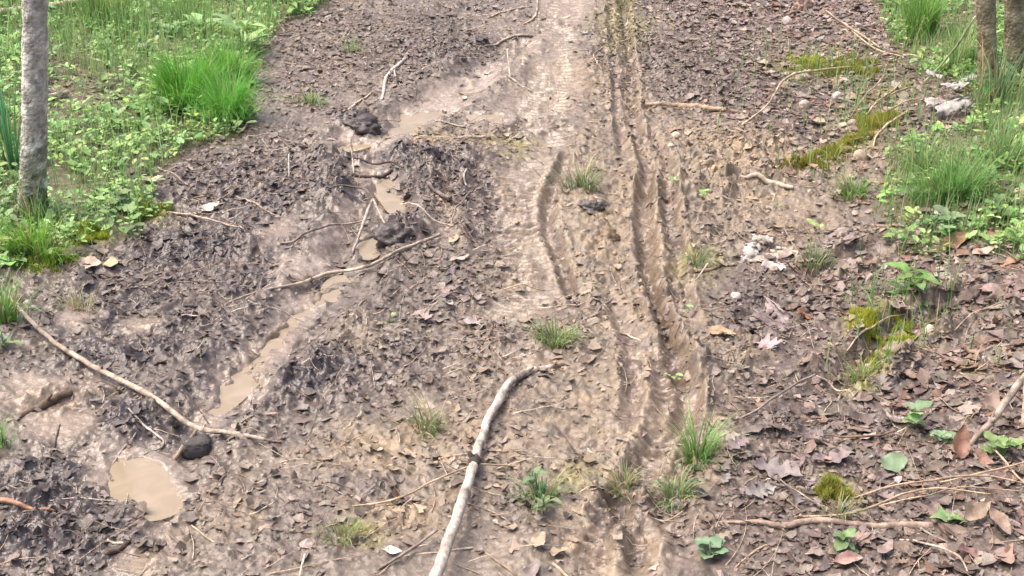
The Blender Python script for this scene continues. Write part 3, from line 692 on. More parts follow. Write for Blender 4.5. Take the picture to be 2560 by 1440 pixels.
# ------------------------------------------------------------------ leafy plants (thing > stem, leaves)
def plant(px, py, wpx, hpx, nl, col, label, kind='elm', lsize=.6, name='leafy_weed', droop=.3, stemc=None, cat='plant'):
    p = gp(px, py); s = mpp(p); r = wpx * s * .62; h = hpx * s / cp
    root = empty(name, p, label, cat)
    b = Bag(); n_st = max(1, nl // 5)
    tips = []
    for k in range(n_st):
        a = rng.uniform(0, 6.28); d = r * .35 * rng.random()
        e = np.array([p[0] + d * math.cos(a), p[1] + d * math.sin(a), p[2] + h * rng.uniform(.6, 1)])
        st = np.array([p[0] + d * .3 * math.cos(a), p[1] + d * .3 * math.sin(a), p[2] - .01])
        tube(b, catmull([st, (st + e) / 2 + rng.normal(0, .004, 3), e], 6), np.linspace(.0022, .0012, 6), stemc or np.array(col) * .8, 5, .05); tips.append((st, e))
    b.build('stem', M_GREEN, root, None)
    ch = root.children if False else None
    for i in range(nl):
        st, e = tips[i % n_st]; t = rng.uniform(.25, 1); o0 = st + (e - st) * t
        a = i * 2.4 + rng.normal(0, .3); L = r * lsize * rng.uniform(.65, 1.2)
        tv_, tf_ = leaf_mesh(kind, rng.uniform(.1, .4), rng.uniform(-.5, .1), 300 + i, 10); col = tuple(np.array(col) * .985 + .015 * np.mean(col))
        Rm = rotm(np.array([a]), np.array([rng.uniform(-.55, droop)]), np.array([a]))
        bb = Bag(); scatter(bb, tv_, tf_, (o0)[None], Rm, np.array([L]), jitc(col, 1, .13))
        lo = bb.build('leaf', M_GREEN, root, None)
    for c_ in root.children: c_.location = -Vector(p)
    return root
BG = (.21, .33, .12)
plant(425, 95, 80, 36, 7, (.25, .36, .17), 'broad-leaved pale weed at the far left of the top weeds', 'elm', .8)
plant(505, 90, 110, 44, 8, (.24, .37, .14), 'broad-leaved weed in the middle of the left verge top', 'elm', .8)
plant(600, 130, 150, 80, 12, (.24, .38, .13), 'long-leaved light green rosette behind the big green tuft', 'lance', 1.0)
plant(745, 35, 120, 50, 11, (.25, .40, .11), 'light green rosette at the top edge near the litter', 'lance', 1.0)
plant(1345, 1240, 110, 70, 10, (.17, .24, .12), 'dark leafy weed right of the thick branch, reddish tip above', 'elm', .7)
plant(1360, 1290, 90, 60, 8, (.18, .25, .12), 'second leafy weed just below the dark one by the branch', 'lance', .9)
plant(1770, 1390, 130, 40, 10, (.19, .28, .15), 'greyish green weed at the bottom edge right of the rut', 'round', .5)
plant(2110, 1375, 120, 50, 9, (.17, .27, .11), 'crinkled green weed under the knotty root', 'round', .5)
plant(2290, 1070, 120, 70, 8, (.23, .34, .15), 'pale broad-leaved seedling in the brown leaves on the right', 'round', .6)
plant(2350, 1110, 100, 40, 5, (.26, .36, .20), 'pale green seedling with big leaves beside the upright brown leaf', 'round', .7)
plant(2375, 1310, 110, 46, 7, (.22, .33, .13), 'bright green seedling below the thin arching stems', 'elm', .8)
plant(2490, 1135, 150, 60, 14, (.20, .32, .10), 'bushy green weed at the right edge', 'round', .4)
plant(2270, 740, 190, 70, 14, (.17, .31, .08), 'green leafy weed above the bark litter on the right', 'elm', .6)
plant(2350, 590, 190, 60, 20, (.18, .30, .11), 'leafy weed spreading at the front of the right verge', 'round', .35)
plant(2500, 560, 150, 70, 16, (.15, .28, .08), 'dark leafy weed at the right edge of the verge', 'round', .4)
plant(10, 870, 90, 50, 8, (.17, .26, .12), 'grey green rosette at the left edge by the stick end', 'lance', 1.0)
plant(300, 520, 160, 50, 18, (.19, .32, .10), 'leafy weed at the front of the left verge near the moss', 'round', .35)
plant(975, 800, 34, 20, 3, (.2, .3, .1), 'tiny green seedling alone in the central litter', 'round', .8)
plant(2530, 215, 110, 50, 7, (.16, .30, .12), 'long green leaf fan before the brown trunk', 'lance', 1.1)

for px, py, lab, sz, c in [(2235, 1175, 'single fallen pale green leaf in the lower right litter', 75, (.29, .38, .22)), ]:
    pass

# ------------------------------------------------------------------ moss cushions
def moss(px, py, rx, ry, rot, label, col=(.30, .31, .05), hh=.034):
    p = gp(px, py); s = mpp(p); sy = s / (sp * 1.05); n = int(5200 * min(1.6, rx * ry / 2600)) + 500
    a = rng.uniform(0, 6.28, n); q = np.sqrt(rng.random(n)); cr, sr = math.cos(R(rot)), math.sin(R(rot))
    edge = 1 + .28 * np.sin(a * 3 + px) + .18 * np.sin(a * 7 + py)
    x = q * edge * rx * np.cos(a); y = q * edge * ry * np.sin(a)
    du, dv = x * cr - y * sr, x * sr + y * cr
    B = np.stack([p[0] + du * s, p[1] - dv * sy, np.zeros(n)], -1)
    B[:, 2] = hs(B[:, 0], B[:, 1]) - .001
    lump = np.clip(.75 + .9 * fbm(B[:, 0], B[:, 1], .035, 2, 401), .35, 1.4)
    C = jitc(np.array(col) * 1.2, n, .28, .12); thin = fbm(B[:, 0], B[:, 1], .05, 3, 411) + .35 * (1 - q) > -.02; B = B[thin]; C = C[thin]; q = q[thin]; lump = lump[thin]; n = len(B)
    bag = Bag(); blades(bag, B, hh * lump * (1.1 - q * .5) * rng.uniform(.6, 1.2, n), rng.uniform(0, 6.28, n), np.abs(rng.normal(.5, .4, n)), rng.uniform(.0016, .0032, n), C, 2)
    o = bag.build('moss_cushion', M_GRASS, loc=p); return tag(o, label, 'moss')
moss(205, 588, 62, 24, 10, 'bright yellow-green moss cushion at the front of the left verge', (.34, .38, .05))
moss(365, 530, 52, 30, -10, 'olive moss cushion right of the bright one on the left verge', (.25, .29, .06))
moss(110, 655, 90, 20, -8, 'green moss strip along the left verge corner', (.24, .32, .05), .018)
moss(2020, 158, 40, 20, 0, 'small yellow moss cushion at the far right bank', (.33, .36, .07))
moss(2110, 175, 100, 34, 5, 'olive moss mat right of the small yellow cushion on the far bank', (.20, .22, .04))
moss(2180, 315, 80, 30, -25, 'ochre moss mat above the round tan stone', (.28, .27, .05))
moss(2095, 378, 62, 24, -20, 'ochre moss mat left of the round tan stone', (.27, .26, .05))
moss(2010, 415, 70, 18, -10, 'thin brownish moss strip along the clay bank', (.22, .20, .045))
moss(2160, 810, 50, 32, -40, 'yellow moss cushion beside the bark litter edge', (.33, .34, .05))
moss(2240, 870, 66, 34, -30, 'yellow moss cushion under the pale ball', (.34, .36, .05))
moss(2085, 1228, 44, 24, -10, 'olive moss cushion in the lower right leaves', (.26, .27, .06))

# ------------------------------------------------------------------ sticks and twigs (things)
TC = dict(pale=(.45, .365, .285), grey=(.33, .27, .235), brown=(.19, .125, .085), dark=(.055, .042, .038), straw=(.41, .315, .205), white=(.50, .445, .39), green=(.36, .42, .24), red=(.30, .17, .11), wood=(.40, .29, .20))
def stick(pts, wpx, col, label, name='twig', cat='twig', lifts=None, side=(), nodes=(), follow=.35, seg=8, tipdark=None, group=None, sink=.2, knob=0):
    L = []
    for i, q in enumerate(pts):
        L.append(gp(q[0], q[1], lifts[i] if lifts else 0.0))
    L = np.array(L); ext = np.linalg.norm(np.diff(L, axis=0), axis=1).sum(); n = int(np.clip(ext / .012, 8, 90))
    C3 = catmull(L, n)
    wp = np.interp(np.linspace(0, 1, n), np.linspace(0, 1, len(wpx)), wpx) * .74
    s = np.array([mpp(c) for c in C3]); rad = wp * s * .5
    lf = np.interp(np.linspace(0, 1, n), np.linspace(0, 1, len(pts)), lifts) if lifts else np.zeros(n)
    g_ = np.maximum.reduce([hs(C3[:, 0], C3[:, 1]), hs(C3[:, 0] + rad, C3[:, 1]), hs(C3[:, 0], C3[:, 1] + rad)])
    k = max(3, int(n * .28)) | 1; ker = np.hanning(k + 2)[1:-1]; ker /= ker.sum()
    gs = np.convolve(np.pad(g_, k // 2, 'edge'), ker, 'valid')
    zz = np.maximum(gs * (1 - follow) + g_ * follow, gs) + rad * (.75 - sink) + lf
    C3[:, 2] = zz
    C3 += np.stack([np.convolve(rng.normal(0, 1, n + 6), np.ones(7) / 7, 'valid') for _ in range(3)], -1) * (rad * .58)[:, None]
    cb = np.array(TC[col] if isinstance(col, str) else col)
    cc = cb[None] * (1 + .10 * rng.normal(0, 1, (n, 1)))
    mudn = np.clip(np.convolve(rng.normal(0, 1, n + 10), np.ones(11) / 4.5, 'valid') * .45 + .12, 0, .7)[:, None]; cc = cc * (1 - mudn) + np.array((.15, .118, .095)) * mudn
    rad = rad * (1 + .10 * np.convolve(rng.normal(0, 1, n + 4), np.ones(5) / 5, 'valid'))
    tt = np.linspace(0, 1, n)
    for nd in nodes:
        i = np.argmin(abs(tt - nd)); rad[i] *= 1.22; cc[i] *= .42
    if tipdark is not None:
        m = tt > tipdark; cc[m] = np.array((.17, .12, .09)) * (1 + .1 * rng.normal(0, 1, (m.sum(), 1)))
    bag = Bag(); tube(bag, C3, rad, cc, seg if rad.max() > .004 else 6, .045)
    if rad.max() > .0055 and seg >= 8 and n > 12:
        for k_ in range(2 + int(ext / .35)):
            i = int(rng.integers(4, n - 4)); a_ = rng.uniform(0, math.pi); tq = C3[i + 1] - C3[i - 1]; tq /= np.linalg.norm(tq); sd_ = np.cross(tq, (0, 0, 1.0)); dq = sd_ * math.cos(a_) + np.array((0, 0, 1.0)) * abs(math.sin(a_)) + tq * rng.uniform(.2, .8)
            tube(bag, [C3[i], C3[i] + dq * rad[i] * 1.1, C3[i] + dq * rad[i] * rng.uniform(1.4, 2.6)], [rad[i] * .5, rad[i] * .36, rad[i] * .26], cc[i] * .75, 7, .1)
    base = C3[0].copy()
    o = bag.build(name, M_BARK, loc=base); tag(o, label, cat, group)
    if knob:
        i = int(np.argmin(np.abs(np.array([project(*c)[1] for c in C3]) - knob))); kb = Bag()
        K = catmull(C3[i - 1:i + 2], 9); kr = rad[i] * np.array([.6, 1.12, 1.22, 1.34, 1.42, 1.30, 1.22, 1.1, .6])
        tube(kb, K, kr, (.060, .05, .045), 14, .08); tube(kb, [K[4], K[4] + np.array([-.5, .2, .9]) * kr[4] * 1.7], [kr[4] * .55, kr[4] * .3], (.07, .058, .05), 8, .1)
        ko = kb.build('knot', M_BARK, o, loc=base); ko.location = (0, 0, 0)
    for sd in side:
        b0 = np.argmin(np.linalg.norm(np.array([project(*c) for c in C3]) - np.array(sd[0]), axis=1))
        Q = [C3[b0]]
        for q in sd[1:-1]: 
            e = gp(q[0], q[1], q[2] if len(q) > 2 else .006); e[2] = max(e[2], hs(e[0], e[1])[0] + .003); Q.append(e)
        m = 10; Q = catmull(Q, m); w0 = sd[-1] * mpp(C3[b0]) * .37
        b2 = Bag(); tube(b2, Q, np.linspace(w0, w0 * .55, m), cb, 6)
        so_ = b2.build('side_shoot', M_BARK, o, loc=base); so_.location = (0, 0, 0)
    return o
stick([(25, 742), (100, 832), (185, 888), (320, 965), (440, 1040), (535, 1083), (640, 1100), (702, 1108)], [12, 16, 18, 19, 19, 17, 13, 7], 'pale', 'long pale peeled stick with dark rings at the lower left', 'stick', 'stick',
      nodes=(.13, .27, .36, .47, .61, .68), follow=.1, tipdark=.90, seg=10, lifts=[.03, .012, .01, .01, .01, .01, .005, .0])
stick([(1085, 1475), (1140, 1310), (1190, 1150), (1222, 1060), (1270, 970), (1312, 937), (1360, 922), (1420, 912)], [46, 38, 31, 29, 28, 26, 20, 11], (.42, .365, .315), 'thick pale bent branch rising from the bottom centre with a dark knot', 'branch', 'branch',
      nodes=(.2, .34, .62, .8), follow=.05, tipdark=.91, seg=14, lifts=[.05, .035, .02, .012, .01, .006, .004, 0], knob=1150, sink=.3)
stick([(575, 757), (720, 715), (830, 686), (950, 655), (1030, 615), (1098, 588)], [8, 10, 12, 12, 11, 9], 'pale', 'long thin pale twig lying across the left rut', follow=.1, lifts=[0, .006, .01, .012, .01, .01], nodes=(.3, .55))
stick([(700, 610), (760, 590), (830, 563), (925, 548)], [7, 9, 8, 6], 'grey', 'grey twig left of the forked twig', follow=.15, lifts=[0, .01, .012, .005])
stick([(882, 640), (904, 572), (932, 500)], [8, 10, 10], 'grey', 'forked grey twig standing in the left rut', follow=0, lifts=[.0, .03, .055], side=[((932, 500), (950, 535, .03), (972, 578, .0), 10)])
stick([(930, 502), (895, 470), (835, 468)], [7, 8, 6], 'dark', 'dark arched twig reaching left from the top of the forked twig', follow=0, lifts=[.055, .04, .005])
stick([(1015, 150), (990, 172), (966, 200), (955, 252)], [10, 13, 13, 9], 'white', 'bent whitish twig at the far left of the track', follow=.2, side=[((985, 175), (990, 195, .0), (1000, 210, .0), 6)])
stick([(1612, 262), (1700, 266), (1780, 276), (1872, 286)], [12, 20, 18, 12], 'wood', 'short thick brown stick crossing right of the far rut', 'stick', 'stick', follow=.2)
stick([(1868, 450), (1925, 463), (1982, 476)], [14, 20, 13], 'pale', 'short pale broken stick on the clay bank', 'stick', 'stick', follow=.2, side=[((1868, 450), (1850, 440, .01), 8)])
stick([(2440, 42), (2385, 125), (2312, 208)], [7, 8, 7], 'green', 'pale green leaning stalk left of the brown trunks', 'stalk', 'stalk', follow=0, lifts=[.28, .15, 0])
stick([(2182, 372), (2195, 335), (2240, 296), (2290, 270)], [6, 8, 8, 6], 'straw', 'curled pale stem above the round tan stone', follow=.1, lifts=[0, .02, .015, 0])
stick([(1850, 320), (1920, 262), (1952, 208), (1985, 186), (2060, 176), (2132, 168)], [7, 7, 8, 9, 8, 6], 'straw', 'long arching pale stem on the far right bank', follow=.05, lifts=[0, .03, .05, .05, .03, .01])
stick([(1795, 1305), (1890, 1310), (1960, 1322), (2030, 1306), (2130, 1314), (2200, 1318), (2330, 1318)], [8, 16, 24, 24, 22, 24, 30], (.33, .245, .19), 'knotty half buried grey root across the lower right', 'root', 'root', follow=.25, seg=10, sink=.3)
stick([(1985, 1294), (2130, 1286), (2250, 1240), (2340, 1222), (2480, 1236)], [7, 9, 8, 7, 5], 'straw', 'lowest of the long thin tan stems arching above the knotty root', 'stem', 'stem', follow=.05, lifts=[0, .01, .03, .03, .02], group='thin tan stems on the right')
stick([(2120, 1250), (2250, 1214), (2370, 1195), (2480, 1192), (2580, 1212)], [7, 8, 8, 7, 6], 'wood', 'middle long tan stem arching right to the photo edge', 'stem', 'stem', follow=.05, lifts=[0, .02, .04, .04, .03])
stick([(2350, 1206), (2440, 1185), (2590, 1150)], [6, 7, 7], 'straw', 'uppermost tan stem rising to the right edge below the bushy weed', 'stem', 'stem', follow=.05, lifts=[.01, .03, .04])
stick([(2180, 1270), (2290, 1245), (2400, 1220), (2590, 1230)], [5, 6, 6, 4], 'straw', 'faint tan stem between the arching stems', 'stem', 'stem', follow=.1, lifts=[0, .012, .02, .01])
stick([(1845, 1052), (1930, 1000), (2038, 940)], [6, 10, 7], 'grey', 'straight grey twig slanting beside the lower right rut', follow=.1, lifts=[0, .015, .02])
stick([(2040, 942), (2080, 965), (2135, 992)], [7, 8, 5], 'pale', 'short pale twig meeting the straight grey twig at its upper end', follow=.1, lifts=[.02, .012, 0])
stick([(2425, 1120), (2480, 1050), (2580, 930)], [16, 24, 28], (.38, .31, .25), 'thick grey branch leaning up at the right edge', 'branch', 'branch', follow=.05, lifts=[0, .03, .08], seg=10)
stick([(2555, 1070), (2562, 980), (2575, 900)], [20, 22, 22], (.42, .35, .28), 'pale upright branch stub at the far right edge', 'branch', 'branch', follow=.05, lifts=[0, .06, .12], seg=10)
stick([(45, 1042), (110, 1010), (180, 984)], [22, 30, 20], (.12, .085, .06), 'dark rotten log piece half sunk near the left edge', 'rotten_log', 'log', follow=.3, seg=10, sink=.5)
stick([(-30, 1252), (60, 1266), (135, 1278)], [22, 18, 9], 'red', 'reddish broken stick at the lower left edge', 'stick', 'stick', follow=.2, seg=9)
stick([(945, 1425), (1020, 1382), (1092, 1328)], [8, 13, 10], 'grey', 'dark grey stick left of the foot of the thick branch', 'stick', 'stick', follow=.15, lifts=[0, .012, .02])
stick([(1010, 1392), (1095, 1380), (1182, 1372)], [6, 8, 7], 'pale', 'thin pale twig passing under the foot of the thick branch', follow=.15)
stick([(880, 1266), (980, 1252), (1060, 1215), (1140, 1182), (1200, 1162), (1300, 1166)], [6, 8, 7, 7, 7, 5], 'straw', 'thin arching straw stem crossing under the dark knot of the branch', 'stem', 'stem', follow=.05, lifts=[0, .01, .02, .02, .02, 0])
stick([(322, 1025), (360, 1062), (385, 1085), (410, 1110), (395, 1125), (360, 1140)], [6, 8, 8, 7, 6, 4], 'white', 'wiggly white rootlet below the long pale stick', 'rootlet', 'root', follow=.5)
stick([(432, 1148), (462, 1115), (492, 1082)], [13, 15, 12], 'wood', 'flat tan splinter leaning on the black wood chunk', 'splinter', 'splinter', follow=.1, lifts=[0, .02, .03])
stick([(418, 530), (500, 545), (610, 576)], [6, 9, 5], 'pale', 'pale twig right of the olive moss on the left', follow=.2, lifts=[0, .008, .008])
stick([(590, 490), (650, 520), (706, 545)], [6, 8, 5], 'pale', 'thin pale twig up and right of the one by the olive moss', follow=.2)
stick([(395, 420), (440, 440), (490, 478)], [6, 7, 4], 'grey', 'thin grey twig at the edge of the left weeds', follow=.2)
stick([(852, 282), (890, 262), (930, 233)], [6, 8, 5], 'pale', 'thin pale twig left of the long far puddle', follow=.2)
stick([(1268, 125), (1272, 160), (1276, 195)], [5, 6, 5], 'pale', 'thin upright straw at the far centre left', 'straw', 'straw', follow=0, lifts=[.06, .03, 0])
stick([(1262, 190), (1290, 208), (1328, 230)], [7, 8, 5], 'white', 'short white twig below the upright straw', follow=.2)
stick([(1212, 115), (1260, 104), (1332, 92)], [6, 9, 7], 'pale', 'pale twig lying across the far track', follow=.2)
stick([(1345, -15), (1342, 30), (1335, 45), (1310, 62)], [7, 8, 8, 5], 'pale', 'crooked pale twig at the top centre', follow=.3)
stick([(1220, 45), (1260, 32), (1330, 18)], [6, 7, 5], 'pale', 'thin pale twig left of the crooked one at the top centre', follow=.2)
stick([(1505, 178), (1484, 140), (1510, 118), (1575, 95)], [4, 5, 5, 5], 'straw', 'curved thin straw in the far clay', 'straw', 'straw', follow=.2)
stick([(1182, 478), (1140, 520), (1127, 565)], [6, 7, 5], 'grey', 'bent grey twig right of the black humus heap', follow=.2, lifts=[.02, .03, 0])
stick([(1000, 508), (1060, 530), (1132, 566)], [5, 7, 6], 'pale', 'wavy pale twig running from the forked twig to the bent grey one', follow=.3, lifts=[.03, .02, .0])
stick([(722, 388), (722, 442)], [5, 6], 'white', 'short whitish straw upright in the left mud', 'straw', 'straw', follow=0, lifts=[.05, 0])
stick([(876, 342), (880, 390), (885, 442)], [5, 6, 6], 'pale', 'tall thin straw upright left of the black heap', 'straw', 'straw', follow=0, lifts=[.09, .045, 0])
stick([(1146, 348), (1212, 343)], [9, 10], 'pale', 'short pale peg above the black humus heap', follow=.2)
stick([(1088, 305), (1160, 318)], [6, 5], 'white', 'white straw lying in the long far puddle', 'straw', 'straw', follow=.2)
stick([(1168, 428), (1160, 448), (1166, 464)], [8, 7, 9], 'white', 'tiny white bone-like bit right of the black heap', follow=.2)
stick([(2118, 882), (2160, 835), (2200, 808), (2262, 790)], [6, 8, 7, 5], 'pale', 'thin pale root looping beside the yellow moss on the right', 'rootlet', 'root', follow=.2, lifts=[0, .01, .015, .01])
stick([(1532, 745), (1500, 775), (1488, 796)], [6, 8, 5], 'grey', 'short hooked twig in the centre right litter', follow=.2)
stick([(1530, 830), (1570, 836), (1602, 856)], [5, 7, 6], 'pale', 'small curved twig above the thick branch tip', follow=.2)
stick([(1250, 722), (1310, 713), (1362, 724)], [4, 5, 4], 'straw', 'thin straw arch across the central tyre tread', 'straw', 'straw', follow=.0, lifts=[0, .02, 0])
stick([(1262, 792), (1205, 862)], [10, 8], 'brown', 'straight brown stick in the central litter', 'stick', 'stick', follow=.15)
stick([(2245, 1352), (2320, 1362), (2395, 1392), (2428, 1450)], [7, 9, 8, 6], 'pale', 'arching pale twig in the bottom right corner', follow=.1, lifts=[.0, .012, .016, 0])
stick([(2268, 1292), (2300, 1322), (2368, 1358)], [6, 10, 6], 'grey', 'grey twig above the arching pale twig at bottom right', follow=.15)
stick([(748, 1450), (762, 1382)], [10, 7], 'pale', 'pale stub pointing up at the bottom edge', follow=0, lifts=[0, .025])
stick([(478, 1312), (542, 1362)], [6, 7], 'pale', 'short thin twig right of the largest puddle', follow=.2)
stick([(266, 1395), (325, 1352)], [20, 14], (.10, .07, .055), 'dark brown rotten stub below the largest puddle', 'rotten_log', 'log', follow=.2, sink=.3)
stick([(268, 1356), (318, 1362)], [9, 8], 'pale', 'pale splinter beside the dark rotten stub', follow=.2)
stick([(122, 1165), (150, 1062)], [9, 5], 'dark', 'dark straight twig above the lower left humus', follow=.1)
stick([(282, 1160), (340, 1085)], [6, 5], 'grey', 'thin grey twig left of the white rootlet', follow=.1)
stick([(-40, 38), (60, 26), (160, 14), (300, -6)], [18, 22, 20, 16], 'pale', 'pale log behind the sapling at the top left', 'log', 'log', follow=.05, lifts=[.03, .03, .03, .03], seg=10)
stick([(104, 248), (168, 234)], [15, 17], 'pale', 'short pale stick piece just right of the sapling', 'stick', 'stick', follow=.1, lifts=[.01, .01])
stick([(598, 332), (612, 322), (620, 302)], [6, 9, 7], 'pale', 'small curved stick in front of the bright grass clump', follow=.2)
stick([(688, 42), (712, 82)], [7, 6], 'pale', 'thin pale twig in the far left litter', follow=.2)
stick([(1345, 362), (1295, 340), (1298, 290)], [4, 5, 3], 'straw', 'thin pale straw upright beside the whitish far puddle', 'straw', 'straw', follow=0, lifts=[0, .0, .07])
stick([(1075, 372), (1130, 376), (1150, 372)], [7, 9, 6], 'dark', 'dark wet twig lying above the black humus heap', follow=.2)
stick([(1085, 398), (1140, 380)], [6, 7], 'dark', 'short dark twig next to the wet one above the heap', follow=.2)
stick([(860, 392), (960, 410), (1010, 422)], [6, 8, 6], 'dark', 'long dark wet twig across the black humus heap', follow=.2, lifts=[0, .02, .02])
stick([(880, 440), (980, 432)], [10, 12], 'dark', 'thick dark stick at the foot of the black humus heap', 'stick', 'stick', follow=.2)
stick([(1070, 460), (1125, 500)], [12, 16], (.14, .11, .10), 'thick grey-brown stick end in the dark mud right of the heap', 'stick', 'stick', follow=.15, lifts=[0, .015])
stick([(1700, 695), (1760, 680), (1800, 668)], [12, 14, 8], 'wood', 'tan root curving left of the whitish bark scraps', 'root', 'root', follow=.2)
stick([(1770, 640 + 20), (1735, 705)], [6, 4], 'pale', 'little pale straw over the tan root', 'straw', 'straw', follow=0, lifts=[.03, 0])
stick([(1960, 575), (2008, 640)], [4, 5], 'pale', 'thin pale straw above the whitish bark scraps', 'straw', 'straw', follow=0, lifts=[.05, 0])
stick([(2140, 1095), (2010, 1112)], [8, 7], 'wood', 'flat brown twig in the lower right leaves', follow=.15)
stick([(2240, 1080), (2150, 1094), (2060, 1086)], [7, 8, 6], 'brown', 'long brown twig over the mauve oak leaves', follow=.1, lifts=[.01, .02, .01])
stick([(1950, 1200), (2010, 1240), (2062, 1268)], [4, 6, 5], 'grey', 'thin grey twig left of the olive moss cushion', follow=.1, lifts=[.01, .02, .01])
stick([(2480, 1120), (2530, 1175), (2580, 1225)], [6, 8, 6], 'straw', 'tan stem crossing the arching stems at the right edge', 'stem', 'stem', follow=.05, lifts=[.03, .03, .02])
stick([(1840, 1420), (1900, 1372), (1960, 1352)], [6, 9, 6], 'wood', 'curved tan twig at the bottom edge right of the grey green weed', follow=.15)
stick([(2240, 1415), (2330, 1368)], [5, 7], 'wood', 'thin tan twig left of the arching twig in the bottom right corner', follow=.1)
stick([(1290, 1440), (1215, 1385)], [9, 6], 'wood', 'short tan twig right of the branch foot', follow=.15)
stick([(1380, 1410), (1430, 1450)], [12, 9], 'wood', 'short tan stick at the bottom edge centre', 'stick', 'stick', follow=.15)
stick([(2060, 25), (2110, 60), (2200, 120)], [5, 7, 6], 'wood', 'thin brown twig on the far right litter bank', follow=.1, lifts=[.0, .015, .01])
stick([(2120, 70), (2180, 118), (2260, 145)], [5, 6, 4], 'straw', 'pale thin stem running into the far right grass', 'stem', 'stem', follow=.1, lifts=[.0, .02, .02])
for k, (a, b, c, d) in enumerate([(2210, 190, 2120, 300), (2250, 210, 2140, 310), (2290, 215, 2180, 265), (2300, 245, 2200, 290)]):
    stick([(a, b), ((a + c) // 2, (b + d) // 2 - 6), (c, d)], [5, 6, 4], 'straw', 'dry tan grass stem in the bundle left of the white bark', 'dry_stem', 'stem', follow=.1, lifts=[.02, .02, 0], group='dry stems left of the white bark')

# ------------------------------------------------------------------ single fallen leaves that stand out
def leaf(px, py, spx, kind, col, label, yaw=None, tilt=.12, tdir=None, fold=.35, curl=.3, mat=None, lift=.006, group=None, name='fallen_leaf'):
    p = gp(px, py); L = spx * mpp(p); yaw = rng.uniform(0, 6.28) if yaw is None else R(yaw)
    tv_, tf_ = leaf_mesh(kind, fold, curl, int(rng.integers(1, 9999)))
    tv_ = tv_ - np.array([.5, 0, 0]); z = hs(p[0], p[1])[0]
    xx = p[0] + np.array([0, .4, -.4, 0, 0]) * L; yy = p[1] + np.array([0, 0, 0, .3, -.3]) * L; z = .6 * z + .4 * hs(xx, yy).max()
    b = Bag(); scatter(b, tv_, tf_, np.array([[p[0], p[1], z + lift]]), rotm(np.array([yaw]), np.array([tilt]), np.array([rng.uniform(0, 6.28) if tdir is None else R(tdir)])), np.array([L]), jitc(np.array(col) * .86, 1, .04, .03))
    o = b.build(name, mat or M_LEAF, loc=(p[0], p[1], z)); return tag(o, label, 'leaf', group)
leaf(525, 528, 62, 'elm', (.55, .46, .40), 'pale pinkish leaf beside the twig by the left moss', 40, .3, -90)
leaf(225, 665, 56, 'round', (.46, .38, .28), 'pale tan leaf just in front of the left verge corner', 10, .3)
leaf(280, 668, 44, 'round', (.42, .34, .22), 'yellowish tan leaf right of the pale one at the left verge corner', -20, .3)
leaf(385, 455, 56, 'elm', (.40, .33, .24), 'tan leaf lying at the edge of the left weeds', 20)
leaf(2400, 1135, 88, 'elm', (.26, .14, .085), 'upright red-brown leaf beside the pale green seedling', 80, .9, -90, .5, .2, lift=.03)
leaf(2460, 1160, 70, 'elm', (.36, .22, .16), 'tan brown leaf at the foot of the upright red-brown one', -50, .5)
leaf(2440, 1300, 88, 'elm', (.28, .195, .145), 'large chestnut brown leaf in the lower right heap', 35, .5, -90, .4, .2, lift=.02)
leaf(2380, 1335, 80, 'elm', (.25, .17, .13), 'large brown leaf left of the chestnut one', 150, .45, -100)
leaf(2495, 1330, 80, 'elm', (.33, .235, .175), 'large light brown leaf right of the chestnut one', -60, .5, -80, lift=.02)
leaf(2430, 1390, 88, 'elm', (.27, .17, .13), 'large dark brown leaf at the front of the lower right heap', 10, .3)
leaf(2530, 1400, 100, 'elm', (.34, .23, .18), 'brown leaf in the bottom right corner', 70, .3)
leaf(2080, 1155, 110, 'oak', (.22, .172, .17), 'big mauve-grey oak leaf in the lower right', 10, .15)
leaf(1940, 1190, 130, 'oak', (.23, .182, .175), 'big flat mauve oak leaf left of the olive moss', 160, .15)
leaf(1900, 1235, 90, 'oak', (.28, .235, .22), 'greyish ragged oak leaf pointing to the rut', 200, .3)
leaf(1840, 1120, 80, 'oak', (.27, .21, .21), 'dull mauve leaf right of the fresh bright tuft', 30, .1)
leaf(2010, 795, 48, 'round', (.33, .16, .085), 'small rust red leaf in the bark litter', 0, .4)
leaf(2390, 612, 90, 'elm', (.32, .20, .10), 'brown leaf under the front of the right verge', 30, .4, -90)
leaf(2460, 635, 60, 'elm', (.45, .32, .25), 'pinkish tan leaf right of the brown one under the verge', 0, .4)
leaf(2120, 1408, 76, 'elm', (.44, .30, .23), 'curled tan leaf at the bottom under the crinkled weed', 10, .3, -90, 1.0, .3)
leaf(985, 1386, 50, 'elm', (.70, .62, .54), 'small white leaf beside the dark grey stick', -25, .2)
leaf(2235, 1172, 72, 'round', (.30, .40, .24), 'single fallen pale green leaf in the lower right litter', 30, .35, -90, .15, .1, mat=M_GREEN, lift=.012)
leaf(2440, 1268, 60, 'lance', (.62, .54, .44), 'pale pointed dry blade by the bright green seedling', 35, .5, -90)
leaf(2170, 1100, 60, 'elm', (.52, .40, .34), 'pale pink leaf scrap above the mauve oak leaf', 40, .4)
leaf(2225, 1060, 60, 'elm', (.56, .44, .38), 'pale pink leaf left of the seedling leaves', 110, .5)
leaf(2240, 1025, 42, 'elm', (.17, .07, .05), 'small dark red leaf above the pale pink one', -10, .4)
leaf(2480, 1010, 80, 'elm', (.30, .20, .16), 'brown leaf beside the thick leaning branch', 60, .3)
leaf(2250, 790, 80, 'oak', (.32, .25, .23), 'grey brown leaf slab under the green leafy weed', 25, .3)
leaf(2380, 745, 110, 'lance', (.20, .14, .11), 'long dark curled leaf edge right of the green leafy weed', 30, .4)
leaf(2330, 700, 60, 'elm', (.50, .48, .42), 'greyish pale leaf in the green leafy weed', 60, .5)
leaf(1920, 860, 90, 'oak', (.38, .31, .30), 'ragged grey leaf below the bark litter', -40, .4)
